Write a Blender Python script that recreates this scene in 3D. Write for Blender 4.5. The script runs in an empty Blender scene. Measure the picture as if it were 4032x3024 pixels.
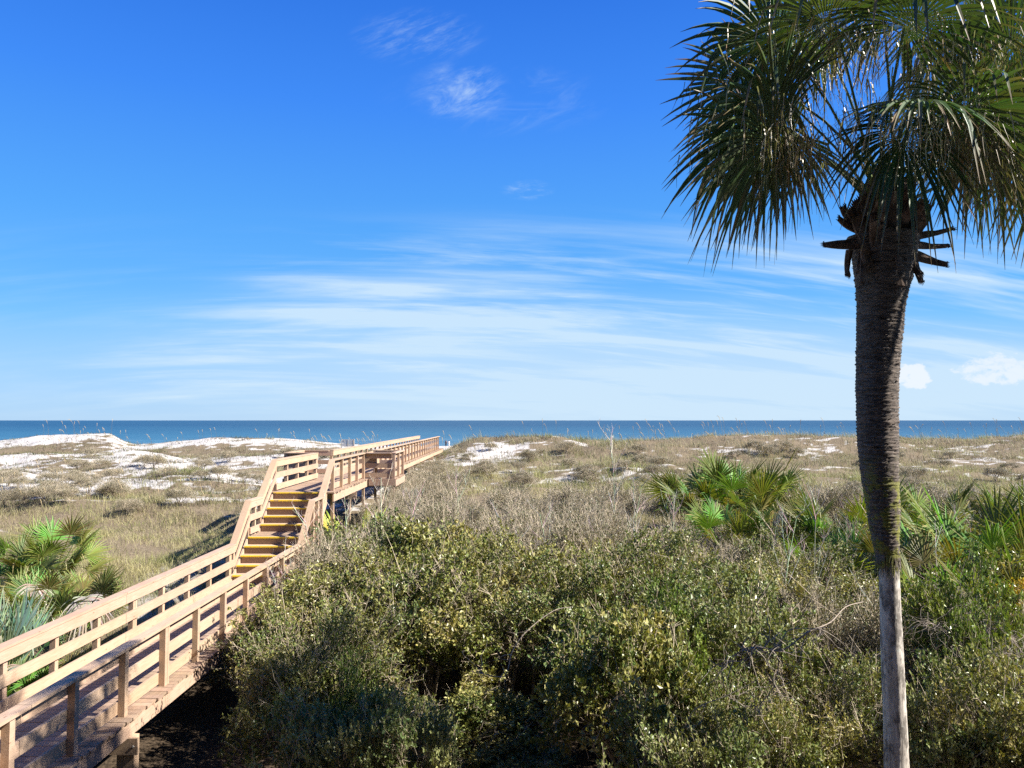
import bpy, math, random
import numpy as np
from mathutils import Vector, Matrix

random.seed(7)
rng = np.random.default_rng(11)
S = bpy.context.scene
C = S.collection
CZ = 7.3                       # camera height above the sea
F = 3030.0; PX, PY = 2016.0, 1512.0
PITCH = math.atan((1655 - 1512) / F)
R = math.radians

# ------------------------------------------------------------------ helpers
def link(o, parent=None):
    C.objects.link(o)
    if parent is not None:
        o.parent = parent
    return o

def tag(o, label=None, cat=None, group=None, kind=None):
    if label: o['label'] = label
    if cat: o['category'] = cat
    if group: o['group'] = group
    if kind: o['kind'] = kind
    return o

def empty(name, loc, rz=0.0):
    o = bpy.data.objects.new(name, None)
    o.location = loc; o.rotation_euler = (0, 0, rz)
    o.empty_display_size = 0.3
    return link(o)

def mesh_np(name, V, F_, mats, parent=None, col=None, smooth=False, mi=None):
    """V (n,3), F_ (m,k) or list of such; col (n,4) point colours"""
    V = np.asarray(V, dtype=np.float32)
    Fs = F_ if isinstance(F_, list) else [F_]
    Fs = [np.asarray(f, dtype=np.int32) for f in Fs if len(f)]
    me = bpy.data.meshes.new(name)
    me.vertices.add(len(V)); me.vertices.foreach_set('co', V.ravel())
    loops = np.concatenate([f.ravel() for f in Fs])
    tot = np.concatenate([np.full(len(f), f.shape[1], dtype=np.int32) for f in Fs])
    start = np.concatenate([[0], np.cumsum(tot)[:-1]]).astype(np.int32)
    me.loops.add(len(loops)); me.loops.foreach_set('vertex_index', loops)
    me.polygons.add(len(tot)); me.polygons.foreach_set('loop_start', start)
    me.polygons.foreach_set('loop_total', tot)
    me.polygons.foreach_set('use_smooth', np.full(len(tot), bool(smooth)))
    if mi is not None: me.polygons.foreach_set('material_index', np.asarray(mi, dtype=np.int32))
    if col is not None:
        a = me.color_attributes.new('tint', 'FLOAT_COLOR', 'POINT')
        c = np.ones((len(V), 4), dtype=np.float32); c[:, :3] = col[:, :3]
        a.data.foreach_set('color', c.ravel())
    me.update(calc_edges=True)
    for m in (mats if isinstance(mats, list) else [mats]): me.materials.append(m)
    o = bpy.data.objects.new(name, me)
    return link(o, parent)

class MB:
    """collects boxes / beams / tubes, builds ONE mesh"""
    def __init__(s): s.V = []; s.Fq = []; s.Ft = []; s.Cc = []
    def add(s, V, Fq=(), Ft=(), c=(1, 1, 1)):
        b = len(s.V); s.V.extend([tuple(v) for v in V]); s.Cc.extend([c] * len(V))
        s.Fq.extend([[i + b for i in f] for f in Fq]); s.Ft.extend([[i + b for i in f] for f in Ft])
    def hexa(s, V, c=(1, 1, 1)):
        s.add(V, [(0, 3, 2, 1), (4, 5, 6, 7), (0, 1, 5, 4), (1, 2, 6, 5), (2, 3, 7, 6), (3, 0, 4, 7)], c=c)
    def box(s, x0, x1, y0, y1, z0, z1, c=(1, 1, 1)):
        s.hexa([(x0, y0, z0), (x1, y0, z0), (x1, y1, z0), (x0, y1, z0), (x0, y0, z1), (x1, y0, z1), (x1, y1, z1), (x0, y1, z1)], c)
    def beam(s, x0, x1, ya, za, yb, zb, h, c=(1, 1, 1)):
        """board running in the YZ plane; top edge goes (ya,za)->(yb,zb), depth h downwards"""
        s.hexa([(x0, ya, za - h), (x1, ya, za - h), (x1, yb, zb - h), (x0, yb, zb - h), (x0, ya, za), (x1, ya, za), (x1, yb, zb), (x0, yb, zb)], c)
    def tube(s, pts, rad, n=4, c=(1, 1, 1), cap=True):
        pts = [Vector(p) for p in pts]; ring = []
        V = []
        for i, p in enumerate(pts):
            d = (pts[min(i + 1, len(pts) - 1)] - pts[max(i - 1, 0)])
            if d.length < 1e-9: d = Vector((0, 0, 1))
            d.normalize()
            a = d.cross(Vector((0.31, 0.11, 0.94)) if abs(d.z) < .95 else Vector((1, 0, 0))).normalized(); b = d.cross(a)
            r = rad[i] if hasattr(rad, '__len__') else rad
            for k in range(n):
                t = 2 * math.pi * k / n
                V.append(p + a * (r * math.cos(t)) + b * (r * math.sin(t)))
        Fq = [(i * n + k, i * n + (k + 1) % n, (i + 1) * n + (k + 1) % n, (i + 1) * n + k) for i in range(len(pts) - 1) for k in range(n)]
        s.add(V, Fq, c=c)
    def build(s, name, mats, parent=None, smooth=False):
        if not s.V: s.V = [(0, 0, 0)] * 3; s.Ft = [[0, 1, 2]]; s.Cc = [(1, 1, 1)] * 3
        Fs = []
        if s.Fq: Fs.append(np.array(s.Fq))
        if s.Ft: Fs.append(np.array(s.Ft))
        return mesh_np(name, np.array(s.V), Fs, mats, parent, np.array(s.Cc, dtype=np.float32), smooth)

def ray(px, py):
    x = (px - PX) / F; y = -(py - PY) / F
    # camera: forward +Y tilted up by PITCH
    return Vector((x, math.cos(PITCH) - y * math.sin(PITCH), math.sin(PITCH) + y * math.cos(PITCH)))
def at(px, py, Y):
    d = ray(px, py); t = Y / d.y
    return Vector((d.x * t, Y, d.z * t + CZ))

# numpy value noise
def _h(ix, iy, seed):
    n = (ix.astype(np.int64) * 374761393 + iy.astype(np.int64) * 668265263 + seed * 974634777) & 0xffffffff
    n = ((n ^ (n >> 13)) * 1274126177) & 0xffffffff
    return ((n ^ (n >> 16)) & 0xffff) / 65535.0
def vn(x, y, seed=0):
    x = np.asarray(x, dtype=np.float64); y = np.asarray(y, dtype=np.float64)
    ix = np.floor(x); iy = np.floor(y); fx = x - ix; fy = y - iy
    fx = fx * fx * (3 - 2 * fx); fy = fy * fy * (3 - 2 * fy)
    ix = ix.astype(np.int64); iy = iy.astype(np.int64)
    a = _h(ix, iy, seed); b = _h(ix + 1, iy, seed); c = _h(ix, iy + 1, seed); d = _h(ix + 1, iy + 1, seed)
    return (a * (1 - fx) + b * fx) * (1 - fy) + (c * (1 - fx) + d * fx) * fy
def fbm(x, y, seed=0, o=4):
    s = 0; a = .5; t = 0
    for k in range(o):
        s = s + a * vn(x * 2 ** k, y * 2 ** k, seed + k * 17); t += a; a *= .5
    return s / t

def sstep(a, b, x):
    t = np.clip((x - a) / (b - a), 0, 1); return t * t * (3 - 2 * t)

# ------------------------------------------------------------------ terrain height (world z)
CB = np.array([(-400, 1722), (0, 1738), (150, 1720), (300, 1712), (440, 1712), (490, 1738), (540, 1750), (640, 1742), (830, 1722), (1000, 1726), (1280, 1738), (1400, 1748), (1500, 1760), (1640, 1792), (1720, 1806), (1770, 1796), (1850, 1790), (4400, 1790)], dtype=float)
CCr = np.array([(-400, 1900), (1690, 1850), (1735, 1800), (1780, 1774), (1830, 1752), (1900, 1738), (2000, 1731), (2180, 1724), (2370, 1736), (2550, 1734), (2730, 1726), (2910, 1720), (3370, 1716), (3500, 1724), (3570, 1728), (3830, 1734), (4032, 1724), (4500, 1722)], dtype=float)
def height(X, Y):
    X = np.asarray(X, dtype=np.float64); Y = np.asarray(Y, dtype=np.float64)
    Ys = np.maximum(Y, 1.0); px = X / Ys * F + PX
    crestB = -(np.interp(px, CB[:, 0], CB[:, 1]) - 1655) / F * 72
    crestC = -(np.interp(px, CCr[:, 0], CCr[:, 1]) - 1655) / F * 54
    left = np.interp(Y, [0, 12, 18, 22, 28, 36, 44], [-5.3, -5.2, -4.75, -4.15, -3.65, -3.15, -2.85])
    right = np.interp(Y, [0, 12, 18, 24, 30, 38, 44], [-5.4, -5.3, -4.9, -4.1, -3.5, -3.0, -2.5])
    w = sstep(-9, -3, X); near = left * (1 - w) + right * w
    # left far profile: ridge A (52), trough (60), ridge B (72), beach
    A = -2.42 + .25 * (vn(px / 260., px * 0 + 3, 5) - .5) * 2 * 1.0
    def prof(Y, ks, vs):
        out = np.zeros_like(Y) + vs[-1]
        for i in range(len(ks) - 1, 0, -1):
            t = sstep(ks[i - 1], ks[i], Y)
            out = np.where(Y <= ks[i], vs[i - 1] * (1 - t) + vs[i] * t, out)
        return np.where(Y <= ks[0], vs[0], out)
    L = prof(Y, [44, 52, 61, 72, 92, 190, 232, 400], [near, A, -2.95 + 0 * Y, crestB, -6.3 + 0 * Y, -6.75 + 0 * Y, -7.45 + 0 * Y, -10 + 0 * Y])
    Rr = prof(Y, [44, 54, 63, 72, 92, 190, 232, 400], [near, crestC, crestC * .6 - 1.1, np.minimum(crestB, -1.5), -6.3 + 0 * Y, -6.75 + 0 * Y, -7.45 + 0 * Y, -10 + 0 * Y])
    wr = sstep(1640, 1760, px)
    z = np.where(Y <= 44, near, L * (1 - wr) + Rr * wr)
    amp = np.interp(Y, [8, 20, 40, 60, 90], [.12, .3, .5, .35, .1])
    z = z + amp * (fbm(X / 5.5, Y / 3.4, 3, 4) - .5) * 2 + .5 * amp * (fbm(X / 1.3, Y / 1.0, 9, 2) - .5)
    # keep the ground below the boardwalk deck
    lim = np.where(Y < 19, -4.55, np.where(Y < 22.5, -3.9, np.interp(Y, [22.5, 28, 50, 57, 62], [-3.3, -2.9, -2.35, -2.2, -2.4])))
    bw = sstep(1.9, .9, np.abs(X + 6.1))
    z = np.where(Y < 64, z * (1 - bw) + np.minimum(z, lim) * bw, z)
    return z + CZ
def hz(x, y): return float(height(np.array([x]), np.array([y]))[0])

def vegmask(X, Y):
    """1 = vegetated, 0 = bare white sand"""
    X = np.asarray(X, dtype=float); Y = np.asarray(Y, dtype=float)
    px = X / Y * F + PX
    left = px < 1720
    n = fbm(X / 4.2 + 7, Y / 2.2, 21, 4); n2 = fbm(X / 1.5, Y / .8, 33, 3)
    n3_ = vn(X / .45, Y / .30, 71); n = n * .42 + n2 * .33 + n3_ * .25
    thrL = np.interp(Y, [0, 26, 34, 38, 45, 49, 56, 58, 66, 68, 74, 76, 90, 100], [.0, .28, .47, .53, .56, .60, .61, .41, .39, .62, .63, .44, .5, 1.0])
    thrR = np.interp(Y, [0, 28, 36, 42, 46, 51, 56, 70, 90, 100], [.0, .20, .36, .40, .41, .36, .24, .42, .6, 1.0])
    # sandy face of the dune next to the end of the walk
    face = np.exp(-((px - 1930) / 170) ** 2) * sstep(42, 47, Y) * sstep(54, 52.5, Y)
    thr = np.where(left, thrL, thrR + .27 * face)
    return sstep(-.05, .05, n - thr)

# ------------------------------------------------------------------ materials
def newmat(name):
    m = bpy.data.materials.new(name); m.use_nodes = True
    nt = m.node_tree; nt.nodes.clear()
    return m, nt, nt.nodes, nt.links
def nd(ns, t, **kw):
    n = ns.new(t)
    for k, v in kw.items():
        if k in n.inputs: n.inputs[k].default_value = v
        else: setattr(n, k, v)
    return n
def mixc(ns, ls, fac, a, b, blend='MIX'):
    n = ns.new('ShaderNodeMix'); n.data_type = 'RGBA'; n.blend_type = blend
    for sock, v in ((n.inputs[0], fac), (n.inputs[6], a), (n.inputs[7], b)):
        if hasattr(v, 'links'): ls.new(v, sock)
        else: sock.default_value = v if not isinstance(v, tuple) else (*v[:3], 1)
    return n.outputs[2]
def ramp(ns, ls, src, stops):
    n = ns.new('ShaderNodeValToRGB'); ls.new(src, n.inputs[0])
    while len(n.color_ramp.elements) < len(stops): n.color_ramp.elements.new(.5)
    for e, (p, c) in zip(n.color_ramp.elements, stops):
        e.position = p; e.color = (c, c, c, 1) if not isinstance(c, tuple) else (*c, 1)
    return n.outputs[0]
def noise(ns, ls, scale, detail=4, rough=.55, vec=None, stretch=None, dist=0):
    n = nd(ns, 'ShaderNodeTexNoise', Scale=scale, Detail=detail, Roughness=rough, Distortion=dist)
    if vec is None:
        vec = ns.new('ShaderNodeTexCoord').outputs['Object']
    if stretch:
        mp = ns.new('ShaderNodeMapping'); mp.inputs['Scale'].default_value = stretch; ls.new(vec, mp.inputs[0]); vec = mp.outputs[0]
    ls.new(vec, n.inputs['Vector'])
    return n.outputs['Fac']
def tint(ns):
    a = ns.new('ShaderNodeAttribute'); a.attribute_name = 'tint'; return a.outputs['Color']
def bump(ns, ls, h, strength=.3, dist=.01):
    b = nd(ns, 'ShaderNodeBump', Strength=strength, Distance=dist); ls.new(h, b.inputs['Height']); return b.outputs[0]
def finish(ns, ls, sh):
    o = ns.new('ShaderNodeOutputMaterial'); ls.new(sh, o.inputs[0])

def leafmat(name, rough=.45, trans=.3, spec=.5, transcol=(1.25, 1.3, .55)):
    m, nt, ns, ls = newmat(name)
    t = tint(ns)
    p = nd(ns, 'ShaderNodeBsdfPrincipled', Roughness=rough); ls.new(t, p.inputs['Base Color'])
    p.inputs['Specular IOR Level'].default_value = spec
    tr = ns.new('ShaderNodeBsdfTranslucent')
    ls.new(mixc(ns, ls, 1.0, t, transcol, 'MULTIPLY'), tr.inputs[0])
    mx = ns.new('ShaderNodeMixShader'); mx.inputs[0].default_value = trans
    ls.new(p.outputs[0], mx.inputs[1]); ls.new(tr.outputs[0], mx.inputs[2])
    finish(ns, ls, mx.outputs[0]); return m

def woodmat(name, col, dark):
    m, nt, ns, ls = newmat(name)
    g = noise(ns, ls, 9, 6, .62, stretch=(6, .5, 6))
    k = noise(ns, ls, 1.6, 3)
    c = mixc(ns, ls, ramp(ns, ls, g, [(.36, 0.0), (.66, 1.0)]), dark, col)
    c = mixc(ns, ls, ramp(ns, ls, k, [(.42, 0.0), (.8, .55)]), c, (col[0] * .78, col[1] * .66, col[2] * .58))
    wq = noise(ns, ls, 3.3, 7, .72, stretch=(2.2, 1, 2.2)); c = mixc(ns, ls, ramp(ns, ls, wq, [(.55, 0.), (.72, .5)]), c, (col[0] * .62, col[1] * .60, col[2] * .66))
    vo = nd(ns, 'ShaderNodeTexVoronoi', Scale=5.0); mpv = ns.new('ShaderNodeMapping'); mpv.inputs['Scale'].default_value = (1.6, .55, 1.6); ls.new(ns.new('ShaderNodeTexCoord').outputs['Object'], mpv.inputs[0]); ls.new(mpv.outputs[0], vo.inputs['Vector'])
    c = mixc(ns, ls, ramp(ns, ls, vo.outputs['Distance'], [(.05, .75), (.10, 0.)]), c, (col[0] * .38, col[1] * .30, col[2] * .26))
    c = mixc(ns, ls, 1.0, c, tint(ns), 'MULTIPLY')
    p = nd(ns, 'ShaderNodeBsdfPrincipled', Roughness=.72); ls.new(c, p.inputs['Base Color'])
    p.inputs['Specular IOR Level'].default_value = .25
    ls.new(bump(ns, ls, g, .35, .006), p.inputs['Normal'])
    finish(ns, ls, p.outputs[0]); return m

M = {}
M['wood'] = woodmat('tan_stained_wood', (.47, .34, .24), (.39, .27, .18))
M['deck'] = woodmat('worn_deck_wood', (.36, .262, .185), (.25, .172, .118))
M['leaf'] = leafmat('shrub_leaf', .36, .15, .34, (1.3, 1.3, .4))
M['palmleaf'] = leafmat('palm_leaf', .40, .12, .42, (1.2, 1.35, .4))
M['palmetto'] = leafmat('palmetto_leaf', .5, .22, .25, (1.3, 1.35, .4))
M['grassm'] = leafmat('dune_grass_blade', .6, .3, .2, (1.15, 1.1, .7))

m, nt, ns, ls = newmat('bark_twig'); t = tint(ns)
g = noise(ns, ls, 30, 3)
p = nd(ns, 'ShaderNodeBsdfPrincipled', Roughness=.8); ls.new(mixc(ns, ls, ramp(ns, ls, g, [(.3, 0.), (.7, 1.)]), mixc(ns, ls, 1., t, (.62, .6, .58), 'MULTIPLY'), t), p.inputs['Base Color'])
finish(ns, ls, p.outputs[0]); M['bark'] = m

m, nt, ns, ls = newmat('yellow_nosing_paint')
g = noise(ns, ls, 14, 5, .6)
p = nd(ns, 'ShaderNodeBsdfPrincipled', Roughness=.6); ls.new(mixc(ns, ls, ramp(ns, ls, g, [(.33, 1.), (.42, 0.)]), (.86, .61, .03), (.40, .27, .16)), p.inputs['Base Color'])
finish(ns, ls, p.outputs[0]); M['yellow'] = m

def plainmat(name, col, rough=.6, var=.25, scale=6):
    m, nt, ns, ls = newmat(name)
    g = noise(ns, ls, scale, 4)
    p = nd(ns, 'ShaderNodeBsdfPrincipled', Roughness=rough)
    ls.new(mixc(ns, ls, g, tuple(c * (1 - var) for c in col), tuple(min(1, c * (1 + var)) for c in col)), p.inputs['Base Color'])
    finish(ns, ls, p.outputs[0]); return m
M['greywood'] = plainmat('weathered_grey_board', (.42, .42, .41), .8)
M['stucco'] = plainmat('pale_stucco', (.30, .27, .23), .9, .1)
M['glass'] = plainmat('dark_window_glass', (.02, .025, .03), .08, .1)
M['skin'] = plainmat('skin', (.45, .28, .2), .6, .1)
M['darkcloth'] = plainmat('dark_cloth', (.03, .03, .045), .9)
M['whitecloth'] = plainmat('white_cloth', (.75, .75, .75), .9, .05)
M['steel'] = plainmat('bolt_steel', (.4, .38, .36), .5)

# ground
m, nt, ns, ls = newmat('sand_and_litter')
tc = ns.new('ShaderNodeTexCoord').outputs['Object']
at_ = ns.new('ShaderNodeAttribute'); at_.attribute_name = 'tint'
sep = ns.new('ShaderNodeSeparateColor'); ls.new(at_.outputs['Color'], sep.inputs[0])
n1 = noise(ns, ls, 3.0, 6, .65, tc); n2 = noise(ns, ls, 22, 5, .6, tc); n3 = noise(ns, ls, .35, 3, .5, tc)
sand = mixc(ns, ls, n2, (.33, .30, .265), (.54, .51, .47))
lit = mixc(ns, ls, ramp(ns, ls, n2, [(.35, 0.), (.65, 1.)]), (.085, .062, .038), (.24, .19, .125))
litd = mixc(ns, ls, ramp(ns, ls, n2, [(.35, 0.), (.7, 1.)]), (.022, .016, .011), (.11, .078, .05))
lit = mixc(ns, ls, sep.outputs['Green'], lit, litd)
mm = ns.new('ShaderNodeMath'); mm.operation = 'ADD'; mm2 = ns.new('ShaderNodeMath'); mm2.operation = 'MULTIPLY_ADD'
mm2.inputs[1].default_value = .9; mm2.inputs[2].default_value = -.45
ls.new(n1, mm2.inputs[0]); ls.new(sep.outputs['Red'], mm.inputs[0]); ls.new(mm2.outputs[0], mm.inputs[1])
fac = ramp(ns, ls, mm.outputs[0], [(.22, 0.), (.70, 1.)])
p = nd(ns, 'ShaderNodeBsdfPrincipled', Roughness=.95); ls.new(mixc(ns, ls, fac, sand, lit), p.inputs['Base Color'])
p.inputs['Specular IOR Level'].default_value = .1
ls.new(bump(ns, ls, n1, .5, .12), p.inputs['Normal'])
finish(ns, ls, p.outputs[0]); M['ground'] = m

# sea
m, nt, ns, ls = newmat('sea_water')
tc = ns.new('ShaderNodeTexCoord').outputs['Object']
b1 = noise(ns, ls, .012, 4, .6, tc, (1, 7, 1)); b2 = noise(ns, ls, .12, 5, .65, tc, (1, 5, 1)); b3 = noise(ns, ls, .9, 4, .6, tc, (1, 2.5, 1))
sepx = ns.new('ShaderNodeSeparateXYZ'); ls.new(tc, sepx.inputs[0])
mr = nd(ns, 'ShaderNodeMapRange'); mr.inputs['From Min'].default_value = 235; mr.inputs['From Max'].default_value = 1100; ls.new(sepx.outputs['Y'], mr.inputs['Value'])
cw = mixc(ns, ls, ramp(ns, ls, mr.outputs[0], [(0, 0.), (.35, .6), (1, 1.)]), (.034, .115, .165), (.008, .045, .085))
cw = mixc(ns, ls, ramp(ns, ls, b1, [(.38, 0.), (.62, 1.)]), cw, mixc(ns, ls, 1., cw, (.72, .80, .86), 'MULTIPLY'))
cw = mixc(ns, ls, ramp(ns, ls, b2, [(.50, 0.), (.72, .55)]), cw, mixc(ns, ls, 1., cw, (.62, .72, .8), 'MULTIPLY'))
fo = noise(ns, ls, .05, 6, .7, tc, (1, 14, 1))
mf = nd(ns, 'ShaderNodeMapRange'); mf.inputs['From Min'].default_value = 330; mf.inputs['From Max'].default_value = 245; ls.new(sepx.outputs['Y'], mf.inputs['Value'])
mfm = ns.new('ShaderNodeMath'); mfm.operation = 'MULTIPLY'; ls.new(mf.outputs[0], mfm.inputs[0]); ls.new(ramp(ns, ls, fo, [(.57, 0.), (.63, .8)]), mfm.inputs[1])
cw = mixc(ns, ls, mfm.outputs[0], cw, (.6, .66, .68))
p = nd(ns, 'ShaderNodeBsdfPrincipled', Roughness=.35); ls.new(cw, p.inputs['Base Color'])
p.inputs['Specular IOR Level'].default_value = .12
ls.new(bump(ns, ls, b3, .3, .3), p.inputs['Normal'])
finish(ns, ls, p.outputs[0]); M['sea'] = m

# palm trunk
m, nt, ns, ls = newmat('palm_trunk_bark')
tc = ns.new('ShaderNodeTexCoord').outputs['Object']
f1 = noise(ns, ls, 5, 6, .7, tc, (1.2, 1.2, 9)); f2 = noise(ns, ls, 26, 4, .7, tc, (1, 1, 2.2)); f3 = noise(ns, ls, 2.3, 4, .6, tc); f4 = noise(ns, ls, 9, 4, .6, tc)
c = mixc(ns, ls, ramp(ns, ls, f1, [(.36, 0.), (.62, 1.)]), (.028, .020, .015), (.17, .13, .10))
c = mixc(ns, ls, ramp(ns, ls, f2, [(.56, 0.), (.66, .75)]), c, (.25, .225, .20))
sz = ns.new('ShaderNodeSeparateXYZ'); ls.new(tc, sz.inputs[0])
mz = nd(ns, 'ShaderNodeMapRange'); mz.inputs['From Min'].default_value = CZ - .35; mz.inputs['From Max'].default_value = CZ - .75; ls.new(sz.outputs['Z'], mz.inputs['Value'])
ma = ns.new('ShaderNodeMath'); ma.operation = 'MULTIPLY'; ls.new(mz.outputs[0], ma.inputs[0]); ls.new(ramp(ns, ls, f4, [(.48, 0.), (.58, .8)]), ma.inputs[1])
c = mixc(ns, ls, ma.outputs[0], c, (.20, .20, .02))
p = nd(ns, 'ShaderNodeBsdfPrincipled', Roughness=.9); ls.new(c, p.inputs['Base Color'])
ls.new(bump(ns, ls, f1, .8, .03), p.inputs['Normal']); finish(ns, ls, p.outputs[0]); M['trunk'] = m

m, nt, ns, ls = newmat('bare_grey_trunk')
tc = ns.new('ShaderNodeTexCoord').outputs['Object']
f1 = noise(ns, ls, 12, 6, .65, tc, (2.5, 2.5, .35)); f2 = noise(ns, ls, 6, 5, .7, tc, (1.2, 1.2, .6)); f3 = noise(ns, ls, 20, 4, .7, tc)
c = mixc(ns, ls, ramp(ns, ls, f1, [(.35, 0.), (.6, 1.)]), (.30, .255, .21), (.60, .54, .46))
c = mixc(ns, ls, ramp(ns, ls, f2, [(.50, 0.), (.60, .8)]), c, (.10, .085, .07))
c = mixc(ns, ls, ramp(ns, ls, f3, [(.62, 0.), (.68, .8)]), c, (.56, .57, .50))
p = nd(ns, 'ShaderNodeBsdfPrincipled', Roughness=.85); ls.new(c, p.inputs['Base Color'])
ls.new(bump(ns, ls, f1, .6, .012), p.inputs['Normal']); finish(ns, ls, p.outputs[0]); M['trunkbase'] = m

m, nt, ns, ls = newmat('dead_boot_fibre')
f1 = noise(ns, ls, 9, 6, .6, None, (1, 1, 1)); f2 = noise(ns, ls, 40, 4)
c = mixc(ns, ls, ramp(ns, ls, f1, [(.35, 0.), (.65, 1.)]), (.07, .042, .027), (.22, .15, .108))
p = nd(ns, 'ShaderNodeBsdfPrincipled', Roughness=.9); ls.new(c, p.inputs['Base Color'])
ls.new(bump(ns, ls, f2, .5, .01), p.inputs['Normal']); finish(ns, ls, p.outputs[0]); M['boot'] = m

# ------------------------------------------------------------------ ground
ys = np.concatenate([np.arange(1.0, 30, .22), np.arange(30, 80, .25), np.arange(80, 250, 3.0)])
us = np.linspace(-1, 1, 420)
YY = np.repeat(ys, len(us)); UU = np.tile(us, len(ys))
XX = UU * (YY * .80 + 7)
ZZ = height(XX, YY)
vm = vegmask(XX, np.maximum(YY, 1))
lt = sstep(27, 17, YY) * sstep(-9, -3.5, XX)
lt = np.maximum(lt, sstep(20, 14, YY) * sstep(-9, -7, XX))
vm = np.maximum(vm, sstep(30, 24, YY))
# sandy strip along the left foot of the walk
strip = sstep(2.0, .3, np.abs(XX + 8.4 - .5 * np.sin(YY * .8))) * sstep(27, 23, YY) * sstep(10, 14, YY)
vm = vm - .5 * strip * fbm(XX * 1.3, YY * .7, 77, 3) * 2
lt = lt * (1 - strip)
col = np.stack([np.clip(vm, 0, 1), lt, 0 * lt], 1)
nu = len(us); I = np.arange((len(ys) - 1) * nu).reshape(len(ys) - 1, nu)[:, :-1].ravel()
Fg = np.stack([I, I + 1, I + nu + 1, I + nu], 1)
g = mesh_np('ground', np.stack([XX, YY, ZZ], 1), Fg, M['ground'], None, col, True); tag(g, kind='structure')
# back apron of ground behind the camera
b = MB(); b.add([(-60, -40, 1.85), (60, -40, 1.85), (60, 1.0, 1.85), (-60, 1.0, 1.85)], [(0, 1, 2, 3)], c=(1, 1, 0)); o = b.build('yard_ground', M['ground']); tag(o, kind='structure')

# sea
yy = np.concatenate([[150], np.linspace(200, 1200, 40), [3000, 8000, 20000, 60000]])
V = []; 
for y in yy:
    for x in np.linspace(-1, 1, 9): V.append((x * (y * 1.6 + 200), y, 0.0))
n9 = 9; I = np.arange((len(yy) - 1) * n9).reshape(len(yy) - 1, n9)[:, :-1].ravel()
s = mesh_np('sea', np.array(V), np.stack([I, I + 1, I + n9 + 1, I + n9], 1), M['sea']); tag(s, kind='structure')

# ------------------------------------------------------------------ boardwalk
XL, XR = -6.90, -5.23          # cap centre lines
Z0 = CZ - 3.96; Z1 = CZ - 3.005; Z2 = CZ - 2.05   # near deck, landing, upper deck
RH = .915
YB, YLN, YLB, YT = 18.92, 20.0, 20.97, 22.05      # bottom riser, landing nose, landing back, top nose
YEND = 57.0
def wc(v=.10):
    k = 1 + random.uniform(-v, v); return (k, k * random.uniform(.97, 1.02), k * random.uniform(.95, 1.03))
bw = empty('boardwalk', (-6.1, 12, Z0)); tag(bw, 'long tan wooden boardwalk with railings and stairs crossing the dunes to the beach', 'boardwalk')
class P_:   # parent with an offset origin: meshes are written in world coordinates
    pass
def part(mb, name, mat, parent=bw, smooth=False):
    o = mb.build(name, mat, parent, smooth)
    # world coordinates -> keep
    o.matrix_parent_inverse = Matrix.Translation(-parent.location) if parent is bw else Matrix.Identity(4)
    return o
DX0, DX1 = -7.03, -5.06
def planks(y0, y1, z, x0=DX0, x1=DX1):
    mb = MB(); y = y0
    while y < y1 - .02:
        w = min(.142, y1 - y); e0 = random.uniform(-.02, .02); e1 = random.uniform(-.02, .02); dz = random.uniform(-.002, .002)
        mb.box(x0 + e0, x1 + e1, y, y + w - .007, z - .034, z + dz, wc(.16)); y += .146
    return mb
part(planks(3.0, YB + .1, Z0), 'lower_deck', M['deck'])
part(planks(YLN + .03, YLB + .1, Z1, -6.83, -5.29), 'landing', M['deck'])
part(planks(YT + .03, YEND, Z2), 'upper_deck', M['deck'])
# bump-outs
YN, YF, XBL, XBR = 27.2, 29.5, -7.98, -4.18
part(planks(YN, YF, Z2 - .003, XBL - .1, DX0 - .025), 'alcove_deck', M['deck'])
part(planks(YN, YF, Z2 - .003, DX1 + .025, XBR + .1), 'alcove_deck', M['deck'])

def stair_flight(yn, ztop, n, tread=.27, rise=.191):
    # n noses counted downwards from the top nose at (yn, ztop)
    for k in range(n):
        y = yn - k * tread; z = ztop - k * rise
        t = MB()
        if k > 0:
            t.box(-6.80, -5.32, y + .045, y + tread + .028, z - .036, z, wc(.08))
            tr = part(t, 'tread', M['wood'])
        nn = MB(); nn.box(-6.805, -5.315, y - .010, y + .030, z - .032, z + .003)
        ob = part(nn, 'yellow_nosing', M['yellow'])
        rr = MB(); rr.box(-6.79, -5.33, y + .026, y + .048, z - rise + .001, z - .038, wc(.06))
        part(rr, 'riser', M['deck'])
stair_flight(YT, Z2, 5); stair_flight(YLN, Z1, 5)
for x0, x1 in ((-6.85, -6.806), (-5.314, -5.27)):
    mb = MB(); mb.beam(x0, x1, YB - .1, Z0 + .02, YLN, Z1 - .045, .30, wc()); part(mb, 'stair_stringer', M['wood'])
    mb = MB(); mb.beam(x0, x1, YLB - .1, Z1 + .02, YT, Z2 - .045, .30, wc()); part(mb, 'stair_stringer', M['wood'])
    mb = MB(); mb.box(x0, x1, YLN + .03, YLB - .1, Z1 - .28, Z1 - .036, wc()); part(mb, 'joist', M['wood'])
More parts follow.
